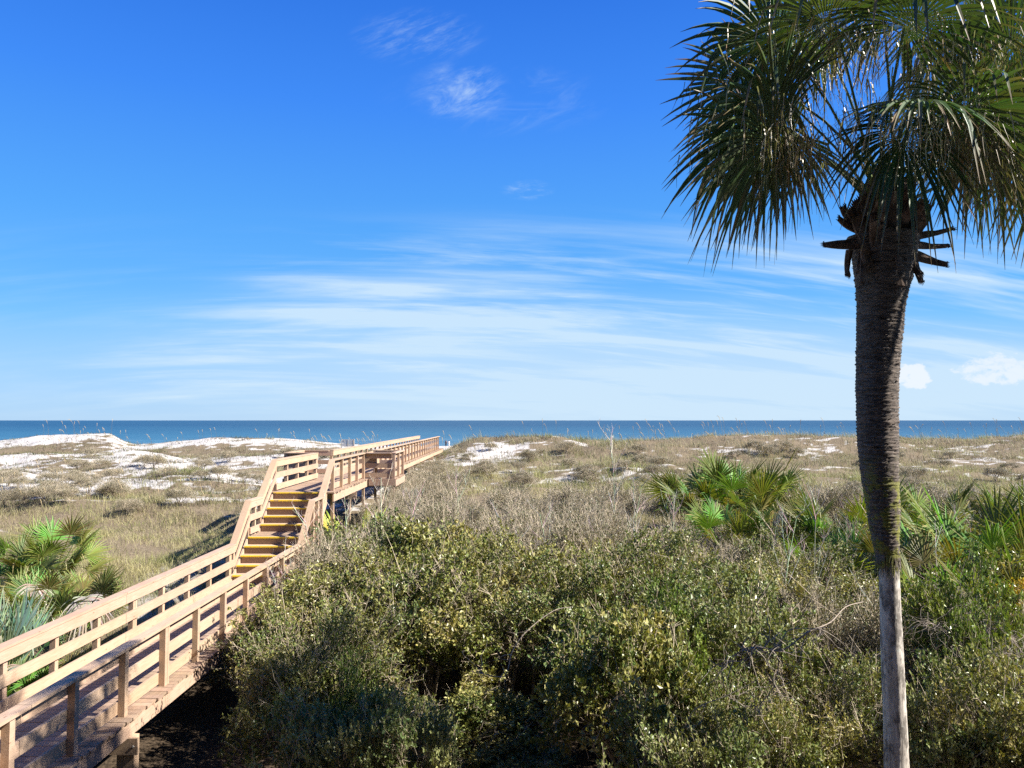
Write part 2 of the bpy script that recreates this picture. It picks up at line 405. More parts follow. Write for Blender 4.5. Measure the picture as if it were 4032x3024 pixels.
# joists / fascia
for x0, x1 in ((-7.0, -6.96), (-5.13, -5.09)):
    mb = MB(); mb.box(x0, x1, 3.0, YB + .08, Z0 - .25, Z0 - .036, wc()); part(mb, 'joist', M['wood'])
    mb = MB(); mb.box(x0, x1, YT + .05, YEND, Z2 - .27, Z2 - .036, wc()); part(mb, 'joist', M['wood'])
mb = MB(); mb.box(-6.07, -6.03, 3.0, YB, Z0 - .25, Z0 - .036); part(mb, 'joist', M['wood'])
mb = MB(); mb.box(DX1 + .03, XBR + .1, YN - .045, YN - .004, Z2 - .24, Z2 - .01, wc()); part(mb, 'joist', M['wood'])
mb = MB(); mb.box(XBR + .06, XBR + .1, YN, YF, Z2 - .27, Z2 - .04, wc()); part(mb, 'joist', M['wood'])
mb = MB(); mb.box(XBL - .1, XBL - .06, YN, YF, Z2 - .27, Z2 - .04, wc()); part(mb, 'joist', M['wood'])

# railings: list of (y0,z0,y1,z1) of cap tops
rl_near = [(3.0, Z0 + RH, 19.2, Z0 + RH)]
prof = [(3.0, Z0 + RH), (19.2, Z0 + RH), (20.25, Z1 + RH), (21.2, Z1 + RH), (22.45, Z2 + RH)]
def railing(pts, xc, side):
    """side=+1: inner face is +X of the posts (left railing)"""
    for (ya, za), (yb, zb) in zip(pts[:-1], pts[1:]):
        L = yb - ya; n = max(1, round(L / 4.9)); 
        for i in range(n):
            a = i / n; b = (i + 1) / n; y0 = ya + L * a; y1 = ya + L * b; z0 = za + (zb - za) * a; z1 = za + (zb - za) * b
            e = .004 if n > 1 else 0
            w = wc(.07)
            sl = (zb - za) / max(L, .01); hs = 1 / math.cos(math.atan(sl))
            mb = MB(); mb.beam(xc - .082, xc + .082, y0 + e, z0, y1 - e, z1, .038 * hs, w); part(mb, 'handrail', M['wood'])
            xi0, xi1 = (xc + .035, xc + .073) if side > 0 else (xc - .073, xc - .035)
            for top, h in ((.040, .165), (.375, .165), (.715, .165)):
                if abs(sl) > .1 and top > .5: continue
                w = wc(.07)
                mb = MB(); mb.beam(xi0, xi1, y0 + e, z0 - top, y1 - e, z1 - top, h, w); part(mb, 'rail_board', M['wood'])
def zdeck(y):
    if y < YB: return Z0
    if y > YT: return Z2
    ys_ = [p_[0] for p_ in prof]; zs_ = [p_[1] - RH for p_ in prof]
    return float(np.interp(y, ys_, zs_))
def post(xc, y, side, ground=False, dbl=False):
    x0, x1 = (xc - .055, xc + .033) if side > 0 else (xc - .033, xc + .055)
    top = zdeck(y) + RH - .040
    if 18.9 < y < 22.5: top = float(np.interp(y, [p_[0] for p_ in prof], [p_[1] for p_ in prof])) - .05
    bot = (hz(xc, y) - .3) if ground else zdeck(y) - .0
    if 18.9 < y < 22.05: bot = min(bot, top - 1.2)
    mb = MB(); w = wc(.10)
    if ground:
        mb.box(x0, x1, y - .045, y + .045, bot, top, w)
    else:
        mb.box(x0, x1, y - .045, y + .045, bot, top, w)
    part(mb, 'pile' if ground else 'post', M['wood'])
    if dbl:
        mb = MB(); mb.box(x0, x1, y + .052, y + .10, zdeck(y), top, wc()); part(mb, 'post', M['wood'])
yr = 9.32 - 1.19 * 4
near_r = [9.32 + 1.19 * k for k in range(-3, 9)]
for i, y in enumerate(near_r):
    post(XR + .001, y, -1, ground=(i % 4 == 0), dbl=(i % 4 == 1))
near_l = [10.6 + 1.19 * k for k in range(-3, 8)]
for i, y in enumerate(near_l): post(XL - .001, y, 1, ground=(i % 4 == 3), dbl=(i % 4 == 2))
for y in (19.2, 20.25, 21.2, 22.5):
    post(XR, y, -1, ground=True); post(XL, y, 1, ground=True)
post(XR, 20.75, -1); post(XL, 20.75, 1)
railing(prof, XL, 1); railing(prof, XR, -1)
railing([(22.45, Z2 + RH), (YN, Z2 + RH)], XL, 1); railing([(22.45, Z2 + RH), (YN, Z2 + RH)], XR, -1)
railing([(YF, Z2 + RH), (57.3, Z2 + RH)], XL, 1); railing([(YF, Z2 + RH), (55.2, Z2 + RH)], XR, -1)
railing([(YN, Z2 + RH + .0), (YF, Z2 + RH)], XBL, 1); railing([(YN, Z2 + RH), (YF, Z2 + RH)], XBR, -1)
# cross railings of the alcoves (boards facing the camera)
for (x0, x1) in ((XBL + .084, XL - .083), (XR + .083, XBR - .084)):
    for y in (YN, YF):
        s = 1 if y == YN else -1
        mb = MB(); mb.box(x0, x1, y - .08, y + .08, Z2 + RH - .04, Z2 + RH - .002, wc()); part(mb, 'handrail', M['wood'])
        for zt in (.045, .375, .715):
            mb = MB(); mb.box(x0 - .12, x1 + .12, y + s * .05 - .019, y + s * .05 + .019, Z2 + RH - zt - .165, Z2 + RH - zt, wc()); part(mb, 'rail_board', M['wood'])
# posts on the upper walk
for k in range(1, 4):
    y = 22.5 + 1.17 * k; post(XR, y, -1, ground=(k == 2)); post(XL, y, 1, ground=(k == 2))
for x, sd in ((XBL, 1), (XBR, -1)):
    for y in (YN + .05, (YN + YF) / 2, YF - .05): post(x, y, sd, ground=(abs(y - YN) < .1))
for x, sd in ((XL, 1), (XR, -1)):
    post(x, YN - .05, sd, ground=True)
    y = YF + .05; k = 0
    while y < (57.3 if sd > 0 else 55.2):
        post(x, y, sd, ground=(k % 2 == 0)); y += 1.19; k += 1
# cross beams at the piles
def crossbeam(y, z):
    mb = MB(); mb.box(-7.12, -4.97, y - .095, y - .055, z - .47, z - .255, wc()); part(mb, 'cross_beam', M['wood'])
    mb = MB(); 
    for x in (-7.05, -5.02):
        V = [(x + .016 * math.cos(a), y - .096, z - .36 + .016 * math.sin(a)) for a in [i * math.pi / 3 for i in range(6)]]
        V2 = [(v[0], v[1] - .012, v[2]) for v in V]
        mb.add(V + V2, [(i, (i + 1) % 6, 6 + (i + 1) % 6, 6 + i) for i in range(6)] + [(6, 7, 8, 9), (6, 9, 10, 11)])
    part(mb, 'bolt', M['steel'])
for y in (5.75, 10.51, 15.27): crossbeam(y, Z0)
for y in (24.84, 29.5, 34.3, 39, 43.8, 48.6, 53.3): crossbeam(y, Z2)
for y in (10.51, 15.27):
    mb = MB(); mb.box(XR + .062, XR + .20, y - .05, y + .09, hz(-5.1, y) - .3, Z0 - .26, wc()); part(mb, 'pile', M['wood'])
# seat backs of the two alcoves: panel of upright boards on a short post
def seat_panel(xc):
    mb = MB()
    for i in range(3):
        mb.box(xc - .30 + i * .20, xc - .105 + i * .20, YN + .16, YN + .20, Z2 + .40, Z2 + .865, wc(.12))
    part(mb, 'bench_back', M['wood'])
    mb = MB(); mb.box(xc + .303, xc + .345, YN + .10, YN + .62, Z2 + .40, Z2 + .87, wc()); part(mb, 'bench_back', M['wood'])
    mb = MB(); mb.box(xc - .3, xc + .3, YN + .22, YN + .62, Z2 + .40, Z2 + .44, wc()); part(mb, 'bench_seat', M['wood'])
    mb = MB(); mb.box(xc - .29, xc - .2, YN + .2, YN + .29, Z2, Z2 + .40); part(mb, 'bench_leg', M['wood'])
    mb = MB(); mb.box(xc + .2, xc + .29, YN + .5, YN + .59, Z2, Z2 + .40); part(mb, 'bench_leg', M['wood'])
seat_panel(-5.12); seat_panel(-7.35)

# ------------------------------------------------------------------ leaf generators
def rnd_unit(n, r):
    v = r.normal(size=(n, 3)); return v / np.linalg.norm(v, axis=1, keepdims=True)
def leaves(P, D, L, W, cols, r):
    """diamond leaves, quads"""
    n = len(P); D = D / np.linalg.norm(D, axis=1, keepdims=True)
    A = np.cross(D, rnd_unit(n, r)); A /= np.linalg.norm(A, axis=1, keepdims=True) + 1e-9
    N = np.cross(A, D)
    L = L[:, None]; W = W[:, None]
    v0 = P; v1 = P + D * L * .5 + A * W + N * W * .3; v2 = P + D * L; v3 = P + D * L * .5 - A * W + N * W * .3
    V = np.stack([v0, v1, v2, v3], 1).reshape(-1, 3)
    Fq = np.arange(4 * n).reshape(n, 4)
    c = np.repeat(cols, 4, axis=0)
    return V, Fq, c
def twigs(P0, P1, r0, r1, cols):
    """3-sided straight twigs"""
    n = len(P0); D = P1 - P0; D = D / (np.linalg.norm(D, axis=1, keepdims=True) + 1e-9)
    ref = np.tile([[.3, .2, .93]], (n, 1)); A = np.cross(D, ref); A /= np.linalg.norm(A, axis=1, keepdims=True) + 1e-9; B = np.cross(D, A)
    vs = []
    for Pq, rr in ((P0, r0), (P1, r1)):
        for k in range(3):
            t = 2 * math.pi * k / 3
            vs.append(Pq + (A * math.cos(t) + B * math.sin(t)) * rr[:, None])
    V = np.stack(vs, 1).reshape(-1, 3); base = np.arange(n)[:, None] * 6
    Fq = np.concatenate([base + np.array([[k, (k + 1) % 3, 3 + (k + 1) % 3, 3 + k]]) for k in range(3)])
    return V, Fq, np.repeat(cols, 6, axis=0)

GREENS = np.array([(.13, .145, .035), (.08, .11, .026), (.18, .18, .05), (.055, .085, .02), (.22, .205, .065), (.27, .22, .075)])
GREENS = GREENS * 1.35
def make_shrub(seed, rad, h, nt, lpt, leafL=.042, fill=1.0, palette=GREENS, twigcol=(.40, .32, .22), spikes=0, pw=None):
    r = np.random.default_rng(seed)
    # branch skeleton
    tips = []; segs0 = []; segs1 = []; ra = []; rb = []
    for k in range(7):
        a = r.uniform(0, 2 * math.pi); b0 = np.array([r.normal() * .12, r.normal() * .12, -.05]); lean = r.uniform(.15, .75) * rad
        p = b0; q = np.array([math.cos(a) * lean * .5, math.sin(a) * lean * .5, h * r.uniform(.32, .5)])
        segs0.append(p); segs1.append(q); ra.append(.028); rb.append(.02)
        for j in range(4):
            a2 = a + r.normal() * .9; q2 = q + np.array([math.cos(a2) * rad * r.uniform(.2, .5), math.sin(a2) * rad * r.uniform(.2, .5), h * r.uniform(.1, .38)])
            segs0.append(q); segs1.append(q2); ra.append(.016); rb.append(.009)
            for i in range(5):
                a3 = a2 + r.normal() * 1.2; q3 = q2 + np.array([math.cos(a3) * rad * .28, math.sin(a3) * rad * .28, h * r.uniform(-.05, .2)]) * r.uniform(.5, 1.1)
                segs0.append(q2); segs1.append(q3); ra.append(.008); rb.append(.004); tips.append(q3)
    # clump centres on an uneven envelope
    nc = 46
    ph = r.uniform(0, 2 * math.pi, nc); ct = r.uniform(-.25, 1, nc); st = np.sqrt(np.maximum(0, 1 - ct ** 2)); rr_ = r.uniform(.5, 1.18, nc)
    cc = np.stack([np.cos(ph) * st * rad * rr_, np.sin(ph) * st * rad * rr_, h * .56 + ct * h * .44 * rr_], 1)
    cc = np.concatenate([cc, np.array(tips)[r.choice(len(tips), 20, replace=False)]])
    csz = r.uniform(.10, .40, len(cc)) * rad / 1.1
    w = csz ** 2; w /= w.sum()
    ci = r.choice(len(cc), nt, p=w)
    off = rnd_unit(nt, r) * (r.uniform(0, 1, nt) ** .45 * csz[ci])[:, None] * np.array([[1, 1, .8]])
    P0 = cc[ci] + off
    outw = P0 - np.array([0, 0, h * .45]); outw /= np.linalg.norm(outw, axis=1, keepdims=True)
    D = outw * .7 + rnd_unit(nt, r) * .75 + np.array([0, 0, .35]); D /= np.linalg.norm(D, axis=1, keepdims=True)
    tl = r.uniform(.10, .30, nt)
    P1 = P0 + D * tl[:, None]
    keep = P0[:, 2] > .05; P0, P1, D, tl, ci = P0[keep], P1[keep], D[keep], tl[keep], ci[keep]; nt = len(P0)
    # leaves
    k = np.repeat(np.arange(nt), lpt); t = r.uniform(.1, 1.05, len(k))
    LP = P0[k] + D[k] * (tl[k] * t)[:, None]
    LD = D[k] * .55 + rnd_unit(len(k), r)
    sel = r.uniform(size=len(k)) < fill
    LP, LD, k = LP[sel], LD[sel], k[sel]
    L = leafL * r.uniform(.6, 1.25, len(k)); Wd = L * r.uniform(.2, .32, len(k))
    pw_ = pw if pw is not None else np.ones(len(palette)) / len(palette)
    clumpc = palette[r.choice(len(palette), len(cc) , p=pw_)]
    lc = clumpc[ci[k]] * .55 + palette[r.choice(len(palette), len(k), p=pw_)] * .45
    lc = lc * r.uniform(.75, 1.3, (len(k), 1))
    V, Fq, c = leaves(LP, LD, L, Wd, lc, r)
    tc_ = np.array([twigcol]) * r.uniform(.6, 1.35, (nt, 1))
    TV, TF, TC = twigs(P0 - D * .06, P1, np.full(nt, .0045), np.full(nt, .002), tc_)
    s0 = np.array(segs0); s1 = np.array(segs1); sc_ = np.array([twigcol]) * r.uniform(.6, 1.1, (len(s0), 1))
    BV, BF, BC = twigs(s0, s1, np.array(ra), np.array(rb), sc_)
    # long bare shoots sticking out
    if spikes:
        a = rnd_unit(spikes, r); a[:, 2] = np.abs(a[:, 2]) + .5; a /= np.linalg.norm(a, axis=1, keepdims=True)
        q0 = cc[r.integers(0, len(cc), spikes)]; q1 = q0 + a * r.uniform(.3, .8, (spikes, 1))
        SV, SF, SC = twigs(q0, q1, np.full(spikes, .005), np.full(spikes, .002), np.tile([[.60, .50, .36]], (spikes, 1)) * r.uniform(.7, 1.2, (spikes, 1)))
        ks = np.repeat(np.arange(spikes), 7); ts = r.uniform(.2, 1, len(ks)); b0 = q0[ks] + (q1 - q0)[ks] * ts[:, None]; b1 = b0 + (a[ks] * .6 + rnd_unit(len(ks), r) * .8) * r.uniform(.08, .25, (len(ks), 1))
        UV, UF, UC = twigs(b0, b1, np.full(len(ks), .003), np.full(len(ks), .0012), np.tile([[.58, .48, .34]], (len(ks), 1)) * r.uniform(.7, 1.2, (len(ks), 1)))
        TF = np.concatenate([TF, SF + len(TV), UF + len(TV) + len(SV)]); TV = np.concatenate([TV, SV, UV]); TC = np.concatenate([TC, SC, UC])
    BF = np.concatenate([BF, TF + len(BV)]); BV = np.concatenate([BV, TV]); BC = np.concatenate([BC, TC])
    fol = bpy.data.meshes.new('x')
    return (V, Fq, c), (BV, BF, BC)

def dup(root, loc, rz, sc, label, group):
    r_ = root.copy(); C.objects.link(r_); r_.location = loc; r_.rotation_euler = (0, 0, rz); r_.scale = sc
    if label: r_['label'] = label
    if group: r_['group'] = group
    for ch in root.children:
        c_ = ch.copy(); C.objects.link(c_); c_.parent = r_
    return r_

protos = {}
def shrub_proto(key, **kw):
    (V, Fq, c), (BV, BF, BC) = make_shrub(**kw)
    e = empty(kw.get('nm', 'shrub') if False else 'shrub', (0, 0, 0))
    mesh_np('foliage', V, Fq, M['leaf'], e, c)
    mesh_np('branches', BV, BF, M['bark'], e, BC)
    e['used'] = 0
    protos[key] = e
for i in range(4):
    shrub_proto('leafy%d' % i, seed=100 + i, rad=1.15, h=2.35, nt=1900, lpt=11, leafL=[.058, .05, .066, .085][i], spikes=60)
OL = 1.15 * np.array([(.15, .145, .075), (.11, .12, .055), (.19, .17, .10), (.22, .185, .12), (.10, .12, .05)])
for i in range(3):
    shrub_proto('twiggy%d' % i, seed=200 + i, rad=1.05, h=1.9, nt=2300, lpt=5, leafL=.042, palette=OL, twigcol=(.55, .46, .33), spikes=110)
YG = np.array([(.20, .26, .05), (.13, .2, .04), (.09, .14, .035), (.28, .31, .07)])
shrub_proto('bright0', seed=300, rad=.9, h=1.7, nt=1700, lpt=14, leafL=.055, palette=YG, spikes=4)
SV_ = 1.25 * np.array([(.16, .185, .065), (.11, .145, .045), (.21, .215, .09), (.07, .11, .03), (.26, .25, .10)])
for i in range(2):
    shrub_proto('silver%d' % i, seed=310 + i, rad=1.0, h=2.0, nt=1500, lpt=12, leafL=.062, palette=SV_, spikes=16)

def put(key, x, y, s, top=None, label=None, group=None, name=None):
    pr = protos[key]; z = hz(x, y)
    hh = {'l': 2.35, 't': 1.9, 'b': 1.7, 's': 2.0}[key[0]]
    sz = s if top is None else (top + CZ - z) / hh
    rz = random.uniform(0, 6.28)
    if pr['used'] == 0:
        pr['used'] = 1; pr.location = (x, y, z); pr.rotation_euler = (0, 0, rz); pr.scale = (s, s, sz); o = pr
        o['label'] = label; o['group'] = group or ''
        if not group: del o['group']
    else:
        o = dup(pr, (x, y, z), rz, (s, s, sz), label, group)
        if not group and 'group' in o: del o['group']
    o['category'] = 'shrub'
    return o

SH = []
KEEP = [(-0.82 + .0 + (px - PX) / F * Y * 1 + .82, Y, s_) for px, Y, s_ in [(2790, 25, 1.75), (2960, 24.4, 1.65), (2880, 21.6, 1.3), (3110, 21.5, 1.3), (3320, 21, 1.75), (3340, 17.5, 1.45), (3610, 21.5, 1.75), (3740, 19.5, 1.55), (3890, 16.8, 1.7), (4020, 17.5, 1.75), (3720, 15.3, 1.4), (4010, 14.2, 1.45)]]
def palm_drop(x, y):
    d = 0
    for (a, b_, s_) in KEEP:
        if abs(x - a * y / b_) < .85 * s_ + .5 and -.9 < b_ - y < 6.5: d = max(d, .65 if b_ - y > 1.5 else 1.4)
    return d
# front, explicit shrubs: (key, src px x, Y, top z rel, scale, label)
front = [
 ('silver0', 1330, 9.2, -3.35, .72, 'silvery green shrub at the very bottom centre-left, nearest in front of the dark hollow'),
 ('silver1', 1620, 9.3, -3.30, .62, 'small silvery shrub at the bottom edge with upright twigs against the dark hollow'),
 ('bright0', 1420, 10.3, -3.45, .55, 'small yellow-green leaved bush at the bottom, behind the silvery shrub'),
 ('leafy0', 1190, 10.9, -3.1, .72, 'dark twiggy shrub at the bottom beside the shaded ground under the walk'),
 ('leafy1', 1040, 13.9, -3.75, .6, 'grey-green shrub touching the outer edge of the lower deck'),
 ('leafy2', 1250, 13.2, -2.95, .85, 'dark shrub right of the lower deck, left of the dark hollow'),
 ('leafy3', 2470, 9.9, -2.95, .8, 'dense green shrub just right of the dark hollow at the bottom'),
 ('bright0', 2600, 10.8, -2.75, .75, 'bright yellow-green bush right of the dark hollow'),
 ('silver0', 2680, 8.8, -3.25, .75, 'silvery shrub at the bottom edge, right of centre'),
 ('leafy0', 2930, 9.4, -3.3, .7, 'green shrub at the bottom edge under the pale vine tangle'),
 ('leafy1', 3230, 10.3, -3.25, .8, 'dark green shrub directly left of the palm trunk foot'),
 ('silver1', 3740, 9.4, -3.15, .75, 'grey-green shrub directly right of the palm trunk foot'),
 ('leafy2', 3990, 9.0, -3.0, .75, 'shrub in the bottom right corner of the view'),
 ('leafy3', 1880, 11.4, -4.1, .75, 'low dark bush at the back of the dark hollow at the bottom centre'),
 ('leafy2', 2060, 10.7, -4.5, .6, 'low dark bush in the right part of the dark hollow'),
 ('leafy1', 1740, 10.6, -4.6, .5, 'low dark bush in the left part of the dark hollow'),
 ('bright0', 3800, 10.9, -2.35, .8, 'bright leafy bush right of the palm trunk'),
]
for key, px, Y, top, s, lab in front:
    put(key, (px - PX) / F * Y, Y, s, top, lab)
grp = 'dense green shrubs filling the hollow behind the dune'
kk = 0
cells = {}
for row, Y in enumerate([11.9, 13.5, 15.1, 16.8]):
    x = -2.9 if Y < 14 else -3.5
    x += random.uniform(0, .4)
    while x < .70 * Y + .8:
        yj = Y + random.uniform(-.45, .45)
        px = x / yj * F + PX
        if not (-1.95 < x < .8 and Y < 12.7) and random.random() > .04:
            key = random.choice(['leafy0', 'leafy1', 'leafy2', 'leafy3', 'leafy1', 'silver0', 'silver1', 'twiggy0', 'leafy1', 'twiggy1']) if Y < 16 else random.choice(['leafy0', 'twiggy2', 'twiggy0', 'twiggy1', 'silver1'])
            top = float(np.interp(Y, [11.5, 13, 15, 17], [-2.85, -2.68, -2.45, -2.35])) + random.uniform(-.40, .25) - palm_drop(x, yj) * .45
            side = 'left of' if px < 3420 else 'right of'
            SH.append(put(key, x, yj, random.uniform(.9, 1.15), top, 'dark olive leafy shrub in the thicket ' + side + ' the palm trunk', grp + ', ' + side + ' the palm trunk'))
        x += random.uniform(1.25, 1.7)
grp2 = 'twiggy half-bare shrubs behind the green thicket'
for row, Y in enumerate([18.3, 20.1, 22.2, 24.6, 27.2]):
    x = -3.9 + random.uniform(0, .6)
    while x < .70 * Y + .8:
        yj = Y + random.uniform(-.6, .6); xj = x + random.uniform(-.2, .2)
        gz = hz(xj, yj) - CZ
        top = max(gz + .8, np.interp(yj, [17, 21, 26], [-2.3, -2.3, -2.35]) + random.uniform(-.35, .15))
        side = 'left of' if xj / yj * F + PX < 3420 else 'right of'
        if xj < -3.3 and yj > 17: top -= .55
        top = max(gz + .5, top - palm_drop(xj, yj))
        SH.append(put(random.choice(['twiggy0', 'twiggy1', 'twiggy2']), xj, yj, random.uniform(.8, 1.05), top, 'brownish half-bare twiggy shrub on the rise ' + side + ' the palm trunk', grp2 + ', ' + side + ' the palm trunk'))
        x += random.uniform(1.5, 2.3)

for (x, Y, top) in [(-4.0, 21.9, -3.2), (-3.6, 25.0, -2.45), (-4.2, 24.6, -2.75), (-4.0, 26.4, -2.6), (-3.9, 28.2, -2.45), (-4.4, 31, -2.4), (-3.2, 27.0, -2.4), (-4.0, 29.8, -2.35), (-3.7, 32.4, -2.3), (-4.1, 35, -2.3), (-3.9, 38, -2.25), (-4.2, 41.5, -2.2), (-2.8, 30, -2.4), (-2.6, 34, -2.35), (-3.0, 21.6, -2.4), (-3.9, 20.2, -3.2), (-4.2, 17.9, -3.1), (-4.0, 16.4, -2.75)]:
    put(random.choice(['twiggy0', 'twiggy1', 'twiggy2']), x, Y, random.uniform(.6, .8), top, 'brownish twiggy bush growing against the right side of the upper boardwalk', 'twiggy bushes along the right side of the boardwalk')
r = np.random.default_rng(77); nlow = 0
while nlow < 110:
    Y = float(np.exp(r.uniform(math.log(29), math.log(50)))); u = float(r.uniform(-.68, .68)); x = u * Y
    if abs(x + 6.05) < 1.9: continue
    if fbm(np.array([x / 5]), np.array([Y / 3]), 88, 2)[0] < .45: continue
    nlow += 1; px = u * F + PX; sc = float(r.uniform(.28, .5))
    side = 'left of the boardwalk' if px < 1640 else ('between boardwalk and palm trunk' if px < 3420 else 'right of the palm trunk')
    o = put('twiggy%d' % int(r.integers(0, 3)), x, Y, sc, None, 'low dark scrubby bush on the sandy dune slope ' + side, 'low scrubby bushes on the dune ' + side)
    o.scale = (sc * 1.2, sc * 1.2, sc * .75)
# ------------------------------------------------------------------ bare saplings
def sapling_mesh(seed, h):
    r = random.Random(seed); mb = MB()
    col = lambda: tuple(c * r.uniform(.75, 1.2) for c in (.62, .55, .45))
    def br(p, d, L, rad, lvl):
        pts = [p]; q = p; dd = d.copy(); n = 4
        for i in range(n):
            dd = (dd + Vector((r.gauss(0, .10), r.gauss(0, .10), .04))).normalized(); q = q + dd * (L / n); pts.append(q)
        mb.tube(pts, [rad * (1 - .75 * i / n) for i in range(n + 1)], 4 if lvl < 2 else 3, col())
        if lvl < 3:
            nb = (12, 6, 4)[lvl]
            for k in range(nb):
                t = r.uniform(.25, 1) if lvl else r.uniform(.3, 1)
                i = min(n - 1, int(t * n)); base = pts[i].lerp(pts[i + 1], t * n - i)
                a = r.uniform(0, 6.283); side = Vector((math.cos(a), math.sin(a), r.uniform(.35, 1.3))).normalized()
                br(base, (side * .8 + dd * .35).normalized(), L * r.uniform(.22, .42) * (1.15 - t * .5), rad * .42, lvl + 1)
    br(Vector((0, 0, -.1)), Vector((r.gauss(0, .05), r.gauss(0, .05), 1)).normalized(), h, .017, 0)
    return mb
sap = [sapling_mesh(40 + i, 2.6).build('bare_sapling', M['bark']) for i in range(4)]
used = [False] * 4
def put_sap(px, ytop, Y, label, group=None):
    p = at(px, ytop, Y); z = hz(p.x, Y); i = random.randrange(4); s = max(.5, (p.z - z) / 2.6)
    o = sap[i]
    if used[i]:
        o = o.copy(); C.objects.link(o)
        if 'group' in o: del o['group']
    used[i] = True
    o.location = (p.x, Y, z); o.scale = (s * .8, s * .8, s); o.rotation_euler = (0, 0, random.uniform(0, 6.28))
    tag(o, label, 'sapling', group)
for px, yt, Y, lab in [
  (1500, 1850, 17.5, 'tall pale bare sapling in front of the right-hand alcove of the boardwalk'),
  (1345, 1950, 17.0, 'bare sapling in front of the bright yellow-green palmetto beside the boardwalk'),
  (1228, 2030, 16.2, 'bare grey sapling rising in front of the upper stair posts'),
  (1145, 2150, 15.6, 'thin bare sapling overlapping the lower stair flight'),
  (1640, 1900, 18.0, 'bare sapling just right of the alcove, second of the tall pale stems'),
  (1810, 1830, 19.0, 'bare branching sapling in front of the sandy dune face'),
  (1960, 2010, 16.5, 'leafless sapling in the middle of the scrub, below the sandy dune'),
  (2180, 1990, 17, 'leafless stem left of centre of the scrub, next to yellow leaves'),
  (2480, 1880, 19, 'bare sapling left of the middle fan palmetto'),
  (2640, 1930, 18, 'bare sapling touching the left edge of the middle palmetto'),
  (3190, 1880, 16, 'bare sapling between the middle palmetto and the palm trunk'),
  (3060, 1990, 15, 'bare sapling below the middle palmetto'),
  (3560, 2060, 12.5, 'pale bare stems just right of the palm trunk'),
  (2420, 1690, 21, 'tall thin bare sapling whose tip crosses the sea horizon'),
  (1080, 2260, 14.6, 'grey bare sapling leaning over the lower deck edge')]:
    put_sap(px, yt, Y, lab)
for k in range(34):
    Y = random.uniform(14.5, 27); px = random.uniform(1250, 4000)
    top = np.interp(Y, [14, 20, 27], [-2.45, -2.3, -2.15]) + random.uniform(-.25, .3)
    if px < 1500: top -= .3
    py = 1655 - top / Y * F
    side = 'left' if px < 3420 else 'right'
    put_sap(px, py, Y, 'low bare grey sapling poking out of the scrub ' + side + ' of the palm trunk', 'bare saplings in the scrub ' + side + ' of the palm trunk')

# ------------------------------------------------------------------ arching vines
def vine(pts, rad, label, sub=0, seed=0):
    r = random.Random(seed); P = [at(*q) for q in pts]
    out = []
    for i in range(len(P) - 1):
        p0 = P[max(i - 1, 0)]; p1 = P[i]; p2 = P[i + 1]; p3 = P[min(i + 2, len(P) - 1)]
        for k in range(5):
            t = k / 5
            out.append(.5 * ((2 * p1) + (-p0 + p2) * t + (2 * p0 - 5 * p1 + 4 * p2 - p3) * t * t + (-p0 + 3 * p1 - 3 * p2 + p3) * t ** 3))
    out.append(P[-1]); mb = MB(); n = len(out)
    mb.tube(out, [rad * .7 * (.55 + .45 * math.sin(math.pi * i / n)) for i in range(n)], 5, (.36, .29, .22))
    for k in range(sub):
        i = r.randrange(n // 3, n); q = out[i]; d = Vector((r.gauss(0, 1), r.gauss(0, .5), r.gauss(-.2, .8))).normalized(); L = r.uniform(.15, .6); pp = [q]
        for j in range(5):
            d = (d + Vector((r.gauss(0, .3), r.gauss(0, .3), r.gauss(-.1, .3)))).normalized(); q = q + d * L / 5; pp.append(q)
        mb.tube(pp, [rad * .5, rad * .45, rad * .4, rad * .3, rad * .2, rad * .15], 3, (.36, .30, .24))
    o = mb.build('vine', M['bark'], None, True); tag(o, label, 'vine')
vine([(2250, 2390, 10.6), (2180, 2405, 10.0), (2080, 2480, 9.6), (2020, 2560, 9.4), (1995, 2650, 9.3), (1960, 2665, 9.3), (1875, 2645, 9.3)], .009, 'single long bare cane arching down over the dark hollow', 8, 3)
vine([(3400, 2370, 9.6), (3330, 2390, 9.2), (3270, 2450, 8.9), (3180, 2490, 8.7), (3080, 2560, 8.6), (2990, 2550, 8.6), (2920, 2560, 8.7), (2840, 2640, 8.8)], .011, 'pale tangled vine hanging over the thicket left of the palm trunk', 60, 5)
vine([(3240, 2480, 8.7), (3110, 2480, 8.6), (3070, 2560, 8.6), (3050, 2700, 8.6), (2970, 2790, 8.7)], .008, 'second pale vine strand drooping straight down left of the palm trunk', 45, 6)
vine([(2980, 2680, 8.6), (2860, 2740, 8.6), (2740, 2790, 8.7), (2700, 2860, 8.7)], .007, 'low curved vine near the bottom edge left of the palm trunk', 14, 8)
for j, (x, y, Y) in enumerate([(3650, 2480, 10.5), (3780, 2440, 11), (3900, 2500, 10.5), (3960, 2600, 9.8), (3700, 2330, 12)]):
    vine([(x - 120, y + 60, Y), (x - 40, y - 20, Y), (x + 60, y - 10, Y - .1), (x + 140, y + 90, Y - .2)], .006, ['grey vine tangle right beside the palm trunk', 'grey vine tangle on the bush right of the palm, middle one', 'grey vine tangle near the right edge', 'lowest grey vine tangle at the right edge', 'uppermost grey vine tangle right of the palm, below the palmetto'][j], 90, 20 + j)

